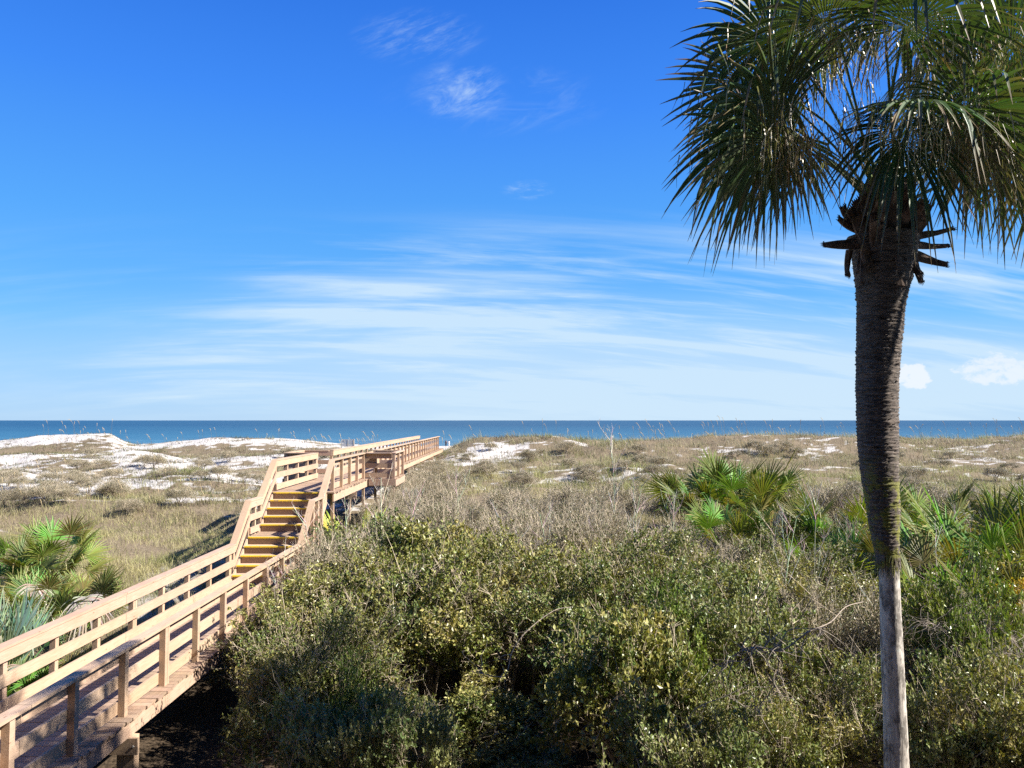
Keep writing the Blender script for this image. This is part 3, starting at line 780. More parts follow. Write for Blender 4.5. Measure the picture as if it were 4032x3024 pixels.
# ------------------------------------------------------------------ fan fronds
def fan(base, hub, side_hint=None, nseg=40, L=1.0, spread=135, droop=.35, fuse=.42, wid=1.0, green=(.05, .085, .025), tipc=(.20, .14, .07), r=random, pet=.018, costa=.35, curl=0, tipfrac=.8, twist=0.0, hang=0.0):
    """returns MB with petiole + blade"""
    mb = MB()
    base = Vector(base); hub = Vector(hub); d = (hub - base)
    mid = base.lerp(hub, .5) + Vector((0, 0, .06 * d.length))
    mb.tube([base, base.lerp(mid, .5) + Vector((0, 0, .01)), mid, mid.lerp(hub, .5), hub], [pet * 1.5, pet * 1.15, pet, pet * .9, pet * .7], 4, tuple(c * 1.4 for c in green))
    dd = (hub - mid).normalized()
    s = dd.cross(Vector((0, 0, 1)))
    if s.length < .2: s = Vector((1, 0, 0))
    s.normalize()
    if side_hint is not None: s = (s + Vector(side_hint)).normalized(); s = (s - dd * s.dot(dd)).normalized()
    if hang:
        dd = (dd + Vector((0, 0, -hang))).normalized(); s = (s - dd * s.dot(dd)).normalized()
    nrm = s.cross(dd).normalized()
    if nrm.z < 0: nrm = -nrm
    if twist:
        q_ = Matrix.Rotation(twist, 3, dd); s = q_ @ s; nrm = q_ @ nrm
    V = []; Fq = []; cc = []
    shade = r.uniform(.8, 1.25)
    for i in range(nseg):
        f = (i + .5) / nseg * 2 - 1; th = R(spread) * f
        Li = L * (1 - .30 * abs(f) ** 1.6) * r.uniform(.92, 1.05)
        dirv = (dd * math.cos(th) + s * math.sin(th)).normalized()
        # start slides along the recurved costa
        st = hub + dd * (costa * L * (1 - abs(f)) ** 1.2 * .6) - Vector((0, 0, 1)) * (costa * L * (1 - abs(f)) * .12)
        perp = dirv.cross(nrm).normalized()
        dth = R(spread) * 2 / nseg
        col0 = tuple(c * shade * r.uniform(.85, 1.18) for c in green)
        dr = droop * r.uniform(.6, 1.5); lean = r.gauss(0, .05)
        b0 = len(V); rows = 7
        dead = r.random() < .14; kink = r.uniform(.5, .8) if r.random() < .22 else 9; Li *= r.choice([1, 1, 1, .97, .86])
        for j in range(rows + 1):
            t = j / rows
            rr = Li * t
            wfull = 2 * rr * math.tan(dth / 2) * 1.04
            wmax = 2 * Li * fuse * math.tan(dth / 2) * 1.04
            w = (wfull if t <= fuse else wmax * max(.0, (1 - (t - fuse) / (1 - fuse))) ** .8 + .002) * wid
            w = max(w, .003)
            q = st + dirv * rr + nrm * (.05 * Li * t * (1 if i % 2 else -1) * .12 - .16 * Li * abs(f) * t * 0)
            q = q + Vector((0, 0, -1)) * (dr * Li * max(0, t - .25) ** 2 * 1.5) + perp * (lean * Li * t * t)
            q = q + nrm * (-curl * Li * t * t)
            if t > kink: q = q - dirv * (t - kink) * Li * .55 + Vector((0, 0, -1)) * (t - kink) * Li * .8
            fold = nrm * (w * .28)
            k = min(1, max(0, (t - tipfrac) / (1 - tipfrac + .01))) if not dead else min(1, max(0, (t - .45) / .3))
            ccol = tuple(a * (1 - k) + b_ * k for a, b_ in zip(col0, tipc))
            V += [q - perp * w * .5 + fold, q, q + perp * w * .5 + fold]; cc += [ccol] * 3
        for j in range(rows):
            a = b0 + j * 3
            Fq += [(a, a + 1, a + 4, a + 3), (a + 1, a + 2, a + 5, a + 4)]
    b = len(mb.V); mb.V.extend([tuple(v) for v in V]); mb.Cc.extend(cc); mb.Fq.extend([[x + b for x in f] for f in Fq])
    return mb

# ---- palm tree
YP = 8.5
def pp(px, py, dy=0): return at(px, py, YP + dy)
foot = pp(3534, 3024); foot.z = hz(foot.x, YP)
palm = empty('palm_tree', (foot.x, YP, foot.z)); tag(palm, 'tall cabbage palm with shaggy fan crown and a thin pale worn trunk foot', 'palm tree')
def ppart(mb, name, mat, smooth=False):
    o = mb.build(name, mat, palm, smooth); o.matrix_parent_inverse = Matrix.Translation(-palm.location); return o
# trunk outline from the photo: (y, left, right)
prof_t = [(930, 3330, 3625), (1010, 3350, 3610), (1100, 3362, 3592), (1200, 3370, 3566), (1300, 3372, 3558), (1400, 3370, 3548), (1500, 3368, 3540), (1600, 3370, 3537), (1700, 3374, 3537), (1800, 3380, 3537), (1900, 3392, 3540), (2000, 3412, 3542), (2080, 3424, 3541), (2150, 3436, 3540), (2190, 3452, 3540)]
prof_b = [(2180, 3462, 3540), (2230, 3464, 3536), (2300, 3466, 3539), (2450, 3470, 3546), (2600, 3474, 3554), (2750, 3480, 3562), (2900, 3484, 3570), (3024, 3486, 3574), (3250, 3480, 3588)]
def trunk_mesh(prof_, rings, amp, step, seed, nseg=48):
    r = np.random.default_rng(seed); a = np.array(prof_, dtype=float)
    V = []; py0, py1 = a[0, 0], a[-1, 0]; n = int((py1 - py0) / step)
    for i in range(n + 1):
        y = py0 + (py1 - py0) * i / n
        l = np.interp(y, a[:, 0], a[:, 1]); rr = np.interp(y, a[:, 0], a[:, 2]); m_ = (l + rr) / 2; q_ = .88 if rings else 1; l, rr = m_ - (m_ - l) * q_, m_ + (rr - m_) * q_
        c = at((l + rr) / 2, y, YP); rad = (rr - l) / 2 / F * (YP + .1)
        ringv = (rings * (.5 + .5 * math.sin(i * 2.1 + r.normal() * .7))) if rings else 0
        for k in range(nseg):
            t = 2 * math.pi * k / nseg
            nn = r.normal() * amp + ringv * (.4 + vn(np.array([k * .5]), np.array([i * .35]), seed)[0])
            R_ = rad * (1 + .06 * (vn(np.array([k * .25]), np.array([i * .04]), seed + 5)[0] - .5)) + nn
            V.append((c.x + R_ * math.cos(t), c.y + R_ * math.sin(t), c.z))
    I = np.arange(n)[:, None] * nseg; K = np.arange(nseg)[None, :]; K2 = (K + 1) % nseg
    Fq = np.stack([I + K, I + K2, I + nseg + K2, I + nseg + K], -1).reshape(-1, 4)[:, ::-1]
    return np.array(V), Fq
V, Fq = trunk_mesh(prof_t, .010, .0035, 4.5, 5)
o = mesh_np('trunk', V, Fq, M['trunk'], palm, None, True); o.matrix_parent_inverse = Matrix.Translation(-palm.location)
V, Fq = trunk_mesh(prof_b, 0, .0012, 9, 8)
o = mesh_np('trunk_base', V, Fq, M['trunkbase'], palm, None, True); o.matrix_parent_inverse = Matrix.Translation(-palm.location)
# ragged bark flakes
mb = MB(); ta = np.array(prof_t, dtype=float)
for k in range(2000):
    y = 960 + (2170 - 960) * random.random() ** 1.5
    l = np.interp(y, ta[:, 0], ta[:, 1]); rr = np.interp(y, ta[:, 0], ta[:, 2]); c = at((l + rr) / 2, y, YP); rad = (rr - l) / 2 / F * YP * .885
    t = random.uniform(0, 6.283); e = Vector((math.cos(t), math.sin(t), 0)); tn = Vector((-math.sin(t), math.cos(t), 0))
    L = random.uniform(.006, .021) * np.interp(y, [1000, 1300, 2100], [1.4, .9, .55]); w = random.uniform(.01, .05)
    q = c + e * (rad - .006)
    mb.add([q - tn * w + Vector((0, 0, random.uniform(-.012, .012))), q + tn * w, q + e * (L + .006) + tn * random.uniform(-w, w) + Vector((0, 0, random.uniform(-.01, .025)))], Ft=[(0, 1, 2)])
ppart(mb, 'bark_flakes', M['trunk'])
mb = MB(); jt = Vector(pp(3496, 2185))
for k in range(150):
    t = random.uniform(0, 6.283); e = Vector((math.cos(t), math.sin(t), 0)); tn = Vector((-e.y, e.x, 0)); w = random.uniform(.004, .014); L = random.uniform(.05, .24); r0 = .118
    a = jt + e * (r0 + .004) + Vector((0, 0, .03)); b_ = jt + e * (r0 + random.uniform(.0, .02)) - Vector((0, 0, L)) + tn * random.gauss(0, .015)
    mb.add([a - tn * w, a + tn * w, b_ + tn * w * .2, b_ - tn * w * .2], [(0, 1, 2, 3)])
ppart(mb, 'bark_fringe', M['trunk'])
# boots: broken leaf bases
ctop = pp(3478, 940)
def boot(p0, p1, w0, w1, th=.02, nm='boot'):
    mb = MB(); p0 = Vector(p0); p1 = Vector(p1); d = (p1 - p0); ax = d.normalized(); s = ax.cross(Vector((0, -1, .2))).normalized(); n = ax.cross(s)
    pts = []
    for k in range(6):
        t = k / 5; w = w0 * (1 - t) + w1 * t; c = p0 + d * t + n * (.05 * math.sin(t * 3)) * .6
        j = random.uniform(-.008, .008)
        pts.append([c - s * (w + j) - n * th * .4, c - n * th, c + s * (w - j) - n * th * .4, c + s * w + n * th * .6, c + n * th, c - s * w + n * th * .6])
    V = [v for row in pts for v in row]
    Fq = [(i * 6 + k, i * 6 + (k + 1) % 6, (i + 1) * 6 + (k + 1) % 6, (i + 1) * 6 + k) for i in range(5) for k in range(6)]
    Fq += [(30, 31, 32, 33), (30, 33, 34, 35)]
    mb.add(V, Fq)
    # ragged end
    for k in range(5):
        a = p1 + s * (w1 * (k / 2.0 - 1)); mb.add([a - s * .012, a + s * .012, a + ax * random.uniform(.02, .07)], Ft=[(0, 1, 2)])
    ppart(mb, nm, M['boot'])
bl = [((3390, 955, -.1), (3248, 962, -.15), .07, .03), ((3420, 960, -.2), (3395, 1110, -.28), .055, .022), ((3545, 955, -.2), (3550, 1125, -.3), .05, .045),
      ((3345, 985, -.1), (3338, 1080, -.12), .035, .025), ((3380, 900, -.1), (3305, 860, -.15), .06, .03), ((3560, 985, -.05), (3725, 1040, -.08), .07, .03),
      ((3590, 960, 0), (3730, 968, .05), .05, .02), ((3600, 930, 0), (3750, 900, 0), .045, .02), ((3360, 870, -.1), (3320, 815, -.1), .05, .04),
      ((3575, 990, -.2), (3622, 1075, -.25), .05, .03), ((3420, 930, -.25), (3380, 850, -.22), .10, .08), ((3480, 900, -.28), (3500, 830, -.26), .11, .08),
      ((3540, 920, -.25), (3590, 830, -.22), .10, .07), ((3440, 850, -.25), (3420, 770, -.2), .11, .08), ((3530, 840, -.25), (3560, 760, -.2), .10, .07),
      ((3470, 880, -.26), (3450, 800, -.24), .10, .09), ((3600, 880, .1), (3650, 800, .1), .1, .07), ((3400, 980, -.24), (3412, 1040, -.26), .03, .02)]
for k in range(26):
    t = random.uniform(-2.9, -.2); y0 = random.uniform(800, 960); rr = .25 + random.uniform(0, .06); e = Vector((math.cos(t), math.sin(t), 0)); c0 = pp(3480, y0)
    sl_ = random.uniform(-.5, .5); tn = Vector((-e.y, e.x, 0))
    boot(c0 + e * rr * .8 - Vector((0, 0, .16)), c0 + e * (rr + random.uniform(.06, .16)) + tn * sl_ * .25 + Vector((0, 0, random.uniform(.08, .22))), random.uniform(.07, .11), random.uniform(.03, .06), .025)
for k in range(7):
    t = random.uniform(-2.8, -.3); e = Vector((math.cos(t), math.sin(t), 0)); c0 = pp(3480, random.uniform(930, 985))
    boot(c0 + e * .28, c0 + e * .36 - Vector((0, 0, random.uniform(.2, .42))), .05, .03, .016)
bl = [(a, b_, w0 * 1.05, w1 * 1.0) for a, b_, w0, w1 in bl]
for (a, b_, w0, w1) in bl: boot(at(a[0], a[1], YP + a[2]), at(b_[0], b_[1], YP + b_[2]), w0, w1)
# head core (fibre mass holding the leaf bases)
mb = MB()
core = [pp(3478, 960), pp(3480, 900), pp(3482, 830), pp(3486, 740), pp(3490, 650)]
mb.tube(core, [.23, .30, .31, .25, .10], 16); ppart(mb, 'crown_core', M['boot'], True)
# fronds: (hub px, hub py, dy, L, droop, spread)
rp = random.Random(99)
def tw(k, hx, hy, dy):
    # fans face outward from the crown, turned towards the viewer's side on the flanks
    lat = max(-1, min(1, (hx - 3485) / 450.0))
    return (-1 if lat > 0 else 1) * abs(lat) * R(62) * TWS + R(rp.uniform(-16, 16))
TWS = 1
hubs = [(3090, 385, -.6, 1.15, .35, 145, 0), (3075, 500, -.35, 1.25, .55, 150, 0), (3120, 540, .3, 1.05, .7, 140, 0), (3000, 300, .4, 1.05, .3, 140, 0),
        (3545, 500, -.75, .95, 1.1, 150, 0), (2990, 480, -.1, 1.1, .6, 145, 0), (3900, 450, -.3, 1.1, .7, 150, 0), (3800, 540, .3, .95, .9, 140, 0),
        (3560, 110, -.7, 1.2, .55, 150, 0), (3950, 180, -.6, 1.25, .6, 150, 0), (3290, 90, -.4, 1.2, .55, 150, 0), (3480, 60, -.2, .95, .5, 150, 0),
        (3720, 20, 0, 1.2, .5, 150, 0), (4050, 60, .1, 1.2, .7, 150, 0), (3850, 80, .4, .95, .5, 150, 0),
        (3680, 330, .9, 1.1, .8, 150, 0), (4020, 380, .6, 1.2, .9, 150, 0),
        (4120, 600, 0, 1.05, .8, 150, 0), (3200, 60, .5, 1.0, .6, 150, 0),
        (3600, 420, -1.0, .95, .8, 150, 0), (3080, 150, -.2, 1.1, .6, 150, 0), (3780, 420, -.8, 1.05, .8, 150, 0), (3190, 600, .1, .8, 1.0, 130, 1),
        (3780, 540, -.5, .8, 1.0, 130, 1), (3640, 240, .2, 1.1, 1.0, 150, 1), (3960, 440, -.2, 1.0, 1.2, 140, 1)]
for k, (hx, hy, dy, L, dr, sp, old) in enumerate(hubs):
    hub = at(hx, hy, YP + dy)
    bs = pp(3485 + rp.uniform(-50, 50), 860 - rp.uniform(0, 130), dy * .18)
    gcol = [(.075, .12, .042), (.09, .135, .045), (.13, .17, .055), (.06, .10, .04)][k % 4]
    if old: gcol = (.13, .13, .055)
    f = fan(bs, hub, None, nseg=54, L=L, spread=sp, droop=dr * .55, fuse=.52 if not old else .4, wid=1.0, twist=tw(k, hx, hy, dy), hang=(.9 if hy < 150 else .75 if hy < 320 else .8 if hy < 450 else 1.1 if hy < 620 else 1.2) if k != 4 else 2.0, green=gcol, tipc=(.26, .17, .09) if not old else (.35, .25, .15), r=rp, pet=.017, tipfrac=.72 if not old else .5)
    ppart(f, 'frond', M['palmleaf'])
# threads and dead hanging leaflets in the crown
mb = MB()
for k in range(2300):
    hx, hy, dy = rp.choice(hubs)[:3]
    a = rp.uniform(0, 6.28); rr = rp.uniform(.1, .95)
    p0 = at(hx, hy, YP + dy) + Vector((math.cos(a) * rr, math.sin(a) * rr * .6, rp.uniform(-.35, .1)))
    L = rp.uniform(.15, .55); q = p0.copy(); pts = [q.copy()]; dx = rp.gauss(0, .25)
    for j in range(4):
        q = q + Vector((dx * .3 * L, rp.gauss(0, .03), -L / 4)); dx *= .6; pts.append(q.copy())
    w = rp.uniform(.003, .009); s = Vector((rp.gauss(0, 1), rp.gauss(0, 1), 0)).normalized()
    V = []; c = rp.choice([(.42, .31, .20), (.30, .20, .12), (.66, .56, .42), (.72, .64, .48), (.55, .50, .36), (.26, .28, .10)])
    for j, q in enumerate(pts): V += [q - s * w * (1 - j / 5), q + s * w * (1 - j / 5)]
    mb.add(V, [(2 * j, 2 * j + 1, 2 * j + 3, 2 * j + 2) for j in range(4)], c=c)
ppart(mb, 'dead_leaflets', M['palmleaf'])

# ------------------------------------------------------------------ palmettos
def palmetto_proto(seed, n, green, tipc, petL=(.6, 1.15), L=.60, up=1.0, nseg=24, dead=0, spread=105):
    r = random.Random(seed); e = empty('palmetto', (0, 0, 0))
    for k in range(n):
        a = k * 2.399 + r.uniform(-.3, .3); inc = r.uniform(.15, 1.0)
        el = up * (1.35 - inc * .85); pl = r.uniform(*petL)
        d = Vector((math.cos(a) * math.cos(el), math.sin(a) * math.cos(el), math.sin(el)))
        base = Vector((math.cos(a) * .12, math.sin(a) * .12, .1 + r.uniform(0, .25)))
        gc = tuple(c * r.uniform(.75, 1.3) for c in green)
        isdead = k < dead
        if isdead:
            gc = (.46, .40, .34); d = Vector((math.cos(a) * .42, math.sin(a) * .42, .9)); pl = 1.15
        f = fan(base, base + d * pl, None, nseg=nseg, L=L * r.uniform(.85, 1.15), spread=spread, droop=.10 if not isdead else .6, hang=0 if not isdead else 3.0, fuse=.36, wid=1.1, twist=r.uniform(-.8, .8), green=gc, tipc=tipc if not isdead else (.55, .49, .42), r=r, pet=.011, costa=.15, tipfrac=.85)
        f.build('frond' if not isdead else 'dead_frond', M['palmetto'], e)
    e['used'] = 0
    return e
G1 = (.13, .185, .04)
pal = {'a': palmetto_proto(1, 24, G1, (.34, .30, .14), dead=0), 'b': palmetto_proto(2, 22, (.165, .205, .045), (.36, .3, .12), dead=0), 'd': palmetto_proto(3, 15, (.12, .16, .045), (.36, .3, .12), dead=3),
       'blue': palmetto_proto(4, 12, (.17, .235, .15), (.4, .36, .25), up=1.25, L=.85, petL=(.25, .5), nseg=15, spread=38), 'yel': palmetto_proto(5, 10, (.30, .32, .05), (.45, .38, .12), up=1.1, L=.5, petL=(.3, .6), nseg=16, spread=70)}
def put_pal(key, px, Y, s, label, dz=0, sz=None):
    s *= .92 if px > 2600 else .92; sz = s * (1.18 if px > 2600 else 1.0); dz = .1
    x = (px - PX) / F * Y; e = pal[key]; z = hz(x, Y) + dz
    if e['used'] == 0: e['used'] = 1; o = e; o.location = (x, Y, z); o.scale = (s, s, sz or s); o.rotation_euler = (0, 0, random.uniform(0, 6))
    else: o = dup(e, (x, Y, z), random.uniform(0, 6.28), (s, s, sz or s), None, None)
    tag(o, label, 'palmetto')
for a in [('a', 40, 18.5, 1.35, 'green fan palmetto cut by the left edge of the photo'), ('d', 285, 16.2, 1.15, 'palmetto left of the boardwalk with grey dead fronds hanging at its base'),
          ('b', 150, 16.4, 1.1, 'yellow-green palmetto at the far left, in front of its darker neighbours'), ('a', 350, 17.2, 1.05, 'rightmost fan palmetto of the clump left of the boardwalk'),
          ('b', 215, 19.6, 1.35, 'palmetto at the back of the clump left of the boardwalk'), ('blue', 40, 13.8, 1.5, 'blue-green long-leaved palmetto at the left edge behind the handrail'),
          ('blue', 120, 14.6, 1.2, 'smaller blue-green long-leaved plant right of the first at the left edge'), ('b', 60, 12.6, .8, 'low palmetto seen through the left railing near the corner'),
          ('d', 190, 12.9, .75, 'low dry palmetto seen through the left railing, right of the other'), ('yel', 1385, 22.6, 1.75, 'bright yellow palmetto at the foot of the upper boardwalk, under the alcove'),
          ('a', 2790, 25, 1.75, 'left one of the two big palmettos left of the palm trunk on the dune slope'), ('b', 2960, 24.4, 1.65, 'right one of the two big palmettos left of the palm trunk on the dune slope'),
          ('b', 2880, 21.6, 1.3, 'shorter palmetto in front of the two big ones left of the palm trunk'), ('d', 3110, 21.5, 1.3, 'half-hidden palmetto between the big pair and the palm trunk'),
          ('a', 3320, 21, 1.75, 'tall palmetto immediately left behind the palm trunk'), ('b', 3340, 17.5, 1.45, 'low palmetto leaves behind the palm trunk at its mossy part'),
          ('a', 3610, 21.5, 1.75, 'dark palmetto immediately right of the palm trunk'), ('d', 3740, 19.5, 1.55, 'drooping palmetto a step right of the palm trunk'),
          ('b', 3890, 16.8, 2.0, 'large bright palmetto near the right edge'), ('a', 4020, 17.5, 2.0, 'palmetto cut by the right edge of the photo'),
          ('b', 3720, 15.3, 1.4, 'yellow-green palmetto right of the palm trunk, lower than the rest'), ('d', 4010, 14.2, 1.45, 'palmetto at the right edge above the yellow leaves'),
          ('a', 4090, 21.5, 1.7, 'farthest palmetto at the right edge on the dune slope')]:
    put_pal(*a)
# yellow-leaved climber at the right edge
YL = np.array([(.55, .40, .04), (.40, .33, .05), (.6, .36, .03), (.2, .25, .05)])
shrub_proto('yl', seed=400, rad=.6, h=1.2, nt=260, lpt=12, leafL=.075, palette=YL)
o = protos['yl']; o.location = (at(3975, 2150, 13.3).x, 13.3, hz(8.6, 13.3) + 1.35); o.scale = (.6, .6, .9); tag(o, 'shrub with yellow and orange leaves at the right edge', 'shrub')

# ------------------------------------------------------------------ grasses (stuff)
def blades(P, H, W, cols, r, bend=.5, name='dune_grass', rows=2):
    n = len(P); a = r.uniform(0, 2 * math.pi, n); lean = np.abs(r.normal(0, bend, n)); wind = np.array([[-.18, .03, 0]])
    Dh = np.stack([np.cos(a), np.sin(a), 0 * a], 1)
    fa = r.uniform(0, math.pi, n); Wd = np.stack([np.cos(fa), np.sin(fa) * .5, 0 * fa], 1)
    up = np.array([[0, 0, 1.]])
    V = []
    for t, w in ((0, 1.), (.5, .75), (1., .06)):
        q = P + up * (H * t * (1 - .18 * lean * t))[:, None] + (Dh * lean[:, None] + wind) * (H * t * t)[:, None]
        V += [q - Wd * (W * w)[:, None], q + Wd * (W * w)[:, None]]
    V = np.stack(V, 1).reshape(-1, 3); b = np.arange(n)[:, None] * 6
    Fq = np.concatenate([b + np.array([[0, 1, 3, 2]]), b + np.array([[2, 3, 5, 4]])])
    c = np.repeat(cols, 6, axis=0)
    o = mesh_np(name, V, Fq, M['grassm'], None, c)
    return o
def tufts(nT, per, y0, y1, seed, keepfn, hfn, colfn, wfn, spread=.22, lo=-.74, hi=.74):
    r = np.random.default_rng(seed)
    Y = np.exp(r.uniform(math.log(y0), math.log(y1), nT)); u = r.uniform(lo, hi, nT); X = u * Y
    k = r.uniform(size=nT) < keepfn(X, Y); X, Y = X[k], Y[k]
    i = np.repeat(np.arange(len(X)), per)
    off = r.normal(0, spread, (len(i), 2)) * (.6 + Y[i] / 60)[:, None]
    x = X[i] + off[:, 0]; y = Y[i] + off[:, 1]
    H = hfn(X, Y, r)[i] * r.uniform(.5, 1.15, len(i)); W = wfn(y) * r.uniform(.6, 1.3, len(i))
    cols = colfn(X, Y, r)[i] * r.uniform(.72, 1.3, (len(i), 1))
    z = height(x, y) - .02
    return np.stack([x, y, z], 1), H, W, cols, r
offwalk = lambda X, Y: ((np.abs(X + 6.05) > 1.15) | (Y > 60)).astype(float)
def keep1(X, Y):
    under = np.where(X > -4.2, .35 + .65 * sstep(20, 26, Y), np.where(X < -7.3, sstep(15, 19, Y) * .9 + .1, 1))
    return vegmask(X, Y) * offwalk(X, Y) * under * (.12 + .88 * sstep(.38, .55, fbm(X / 1.9, Y / 1.1, 47, 3)))
def col1(X, Y, r):
    n = fbm(X / 6, Y / 4, 55, 3)[:, None]; n2 = fbm(X / 1.6, Y / 1.0, 66, 3)[:, None]
    straw = np.array([[.44, .40, .20]]); green = np.array([[.24, .28, .085]]); gray = np.array([[.32, .28, .20]])
    c = np.where(n > .53, straw, green * .65 + straw * .35)
    far = sstep(38, 44, Y)[:, None] * .5
    c = c * (1 - far) + far * gray
    return np.where(n2 > .60, c * .5 + gray * .5, np.where(n2 < .36, c * .45 + green * .55, c))
P, H, W, cl, r_ = tufts(21000, 16, 15, 80, 5, keep1, lambda X, Y, r: np.where(X < -7, .42, .68) * np.interp(Y, [15, 25, 40, 75], [.9, 1.1, .95, .8]) * r.uniform(.4, 1.2, len(X)) * (.45 + 1.1 * fbm(X / 2.2, Y / 1.6, 44, 2)), col1, lambda y: .0024 + y * .00016)
g1 = blades(P, H * .85, W, cl, r_, .85); tag(g1, kind='stuff')
# low dark woody ground cover between the tufts on the dunes
def keep2(X, Y):
    n = fbm(X / 2.4, Y / 1.5, 91, 3); m_ = np.clip(vegmask(X, Y) + .10, 0, 1)
    return m_ * offwalk(X, Y) * sstep(.50, .62, n) * sstep(24, 32, Y)
def col2(X, Y, r):
    n = r.uniform(size=(len(X), 1))
    return np.where(n > .45, np.array([[.155, .12, .09]]), np.where(n > .2, np.array([[.09, .11, .045]]), np.array([[.21, .2, .09]])))
P, H, W, cl, r_ = tufts(15000, 18, 26, 78, 8, keep2, lambda X, Y, r: .26 * r.uniform(.4, 1.3, len(X)), col2, lambda y: .003 + y * .0002, .28)
g2 = blades(P, H, W, cl, r_, .9, 'ground_cover'); tag(g2, kind='stuff')
# scattered little tufts on the open sand
def keep3(X, Y): return (1 - vegmask(X, Y)) * offwalk(X, Y) * sstep(30, 36, Y) * np.where(Y > 64, .5, 1.0) * sstep(.40, .52, fbm(X / 1.2, Y / .6, 19, 2))
P, H, W, cl, r_ = tufts(30000, 9, 30, 76, 18, keep3, lambda X, Y, r: .20 * r.uniform(.3, 1.4, len(X)), col2, lambda y: .003 + y * .0002, .16)
g3 = blades(P, H, W, cl, r_, .8, 'sparse_dune_plants'); tag(g3, kind='stuff')
# weeds on the shaded strip by the lower walk
def keep4(X, Y): return np.where((X > -9.5) & (X < -3.2), 1., 0.) * offwalk(X, Y) * sstep(.45, .6, fbm(X / 1.1, Y / 1.1, 12, 3))
P, H, W, cl, r_ = tufts(9000, 12, 7, 24, 28, keep4, lambda X, Y, r: .16 * r.uniform(.4, 1.5, len(X)), lambda X, Y, r: np.where(r.uniform(size=(len(X), 1)) > .35, np.array([[.12, .17, .045]]), np.array([[.24, .19, .10]])), lambda y: .004 + 0 * y, .12, -.9, .0)
g4 = blades(P, H, W, cl, r_, .9, 'ground_weeds'); tag(g4, kind='stuff')

# sea oats: tall stalks with drooping seed heads along the crests
r = np.random.default_rng(61); mb = MB(); cnt = 0
def oat(px, Y, h):
    x = (px - PX) / F * Y; z = hz(x, Y); bx = r.normal(-.12, .10) * h; by = r.normal(0, .08) * h
    c = (.42, .34, .2) if r.uniform() > .3 else (.30, .26, .16)
    pts = [Vector((x, Y, z)), Vector((x + bx * .15, Y, z + h * .4)), Vector((x + bx * .5, Y + by * .4, z + h * .78)), Vector((x + bx, Y + by, z + h))]
    w = .0035 + Y * .00007
    mb.tube(pts, [w, w, w * .8, w * .6], 3, c)
    hd = Vector((bx * .4, by, .08 * h)); tip = pts[-1]
    mb.tube([pts[2].lerp(tip, .35), tip, tip + hd * .5 + Vector((-.02, 0, .05)), tip + hd + Vector((-.05, 0, -.04))], [w, w * 1.8, w * 2.0, w * .5], 4, (.50, .39, .22))
for k in range(150): oat(r.uniform(1700, 4032), r.uniform(44, 55), r.uniform(.7, 1.45))
for k in range(60): oat(r.normal(2850, 250), r.uniform(42, 52), r.uniform(1.0, 1.7))
for k in range(34): oat(r.normal(330, 140), r.uniform(64, 72), r.uniform(.6, 1.5))
for k in range(36): oat(r.uniform(560, 1500), r.uniform(62, 73), r.uniform(.5, 1.3))
for k in range(30): oat(r.uniform(1230, 1500), r.uniform(44, 62), r.uniform(.9, 1.7))
for k in range(60): oat(r.uniform(0, 900), r.uniform(28, 46), r.uniform(.5, .9))
o = mb.build('sea_oats', M['grassm']); tag(o, kind='stuff')

# ------------------------------------------------------------------ small things
# grey slatted board beyond the walk
p = at(1370, 1745, 60); zb = hz(p.x, 60)
sg = empty('sign_board', (p.x, 60, zb)); tag(sg, 'small grey slatted board standing on the far dune left of the boardwalk', 'sign')
top = at(1370, 1729, 60).z - zb
mb = MB(); 
for k in range(5): mb.box(-.48, .48, -.012, .012, top - .11 - k * .115, top - .01 - k * .115, wc(.1))
mb.build('panel', M['greywood'], sg)
mb = MB(); mb.box(-.52, -.47, -.035, .035, -.3, top + .02); mb.build('post', M['greywood'], sg)
mb = MB(); mb.box(.47, .52, -.035, .035, -.3, top + .02); mb.build('post', M['greywood'], sg)
mb = MB(); mb.box(-.02, .02, -.03, -.014, top - .56, top - .02); mb.build('batten', M['greywood'], sg)
# little grey marker stake in the grass
p = at(237, 1960, 33); mk = MB(); mk.box(-.07, .07, -.012, .012, .25, .62); mk.box(-.03, .03, .014, .05, -.2, .60)
o = mk.build('marker_stake', M['greywood']); o.location = (p.x, 33, hz(p.x, 33)); tag(o, 'small grey marker stake in the grass on the left', 'marker')

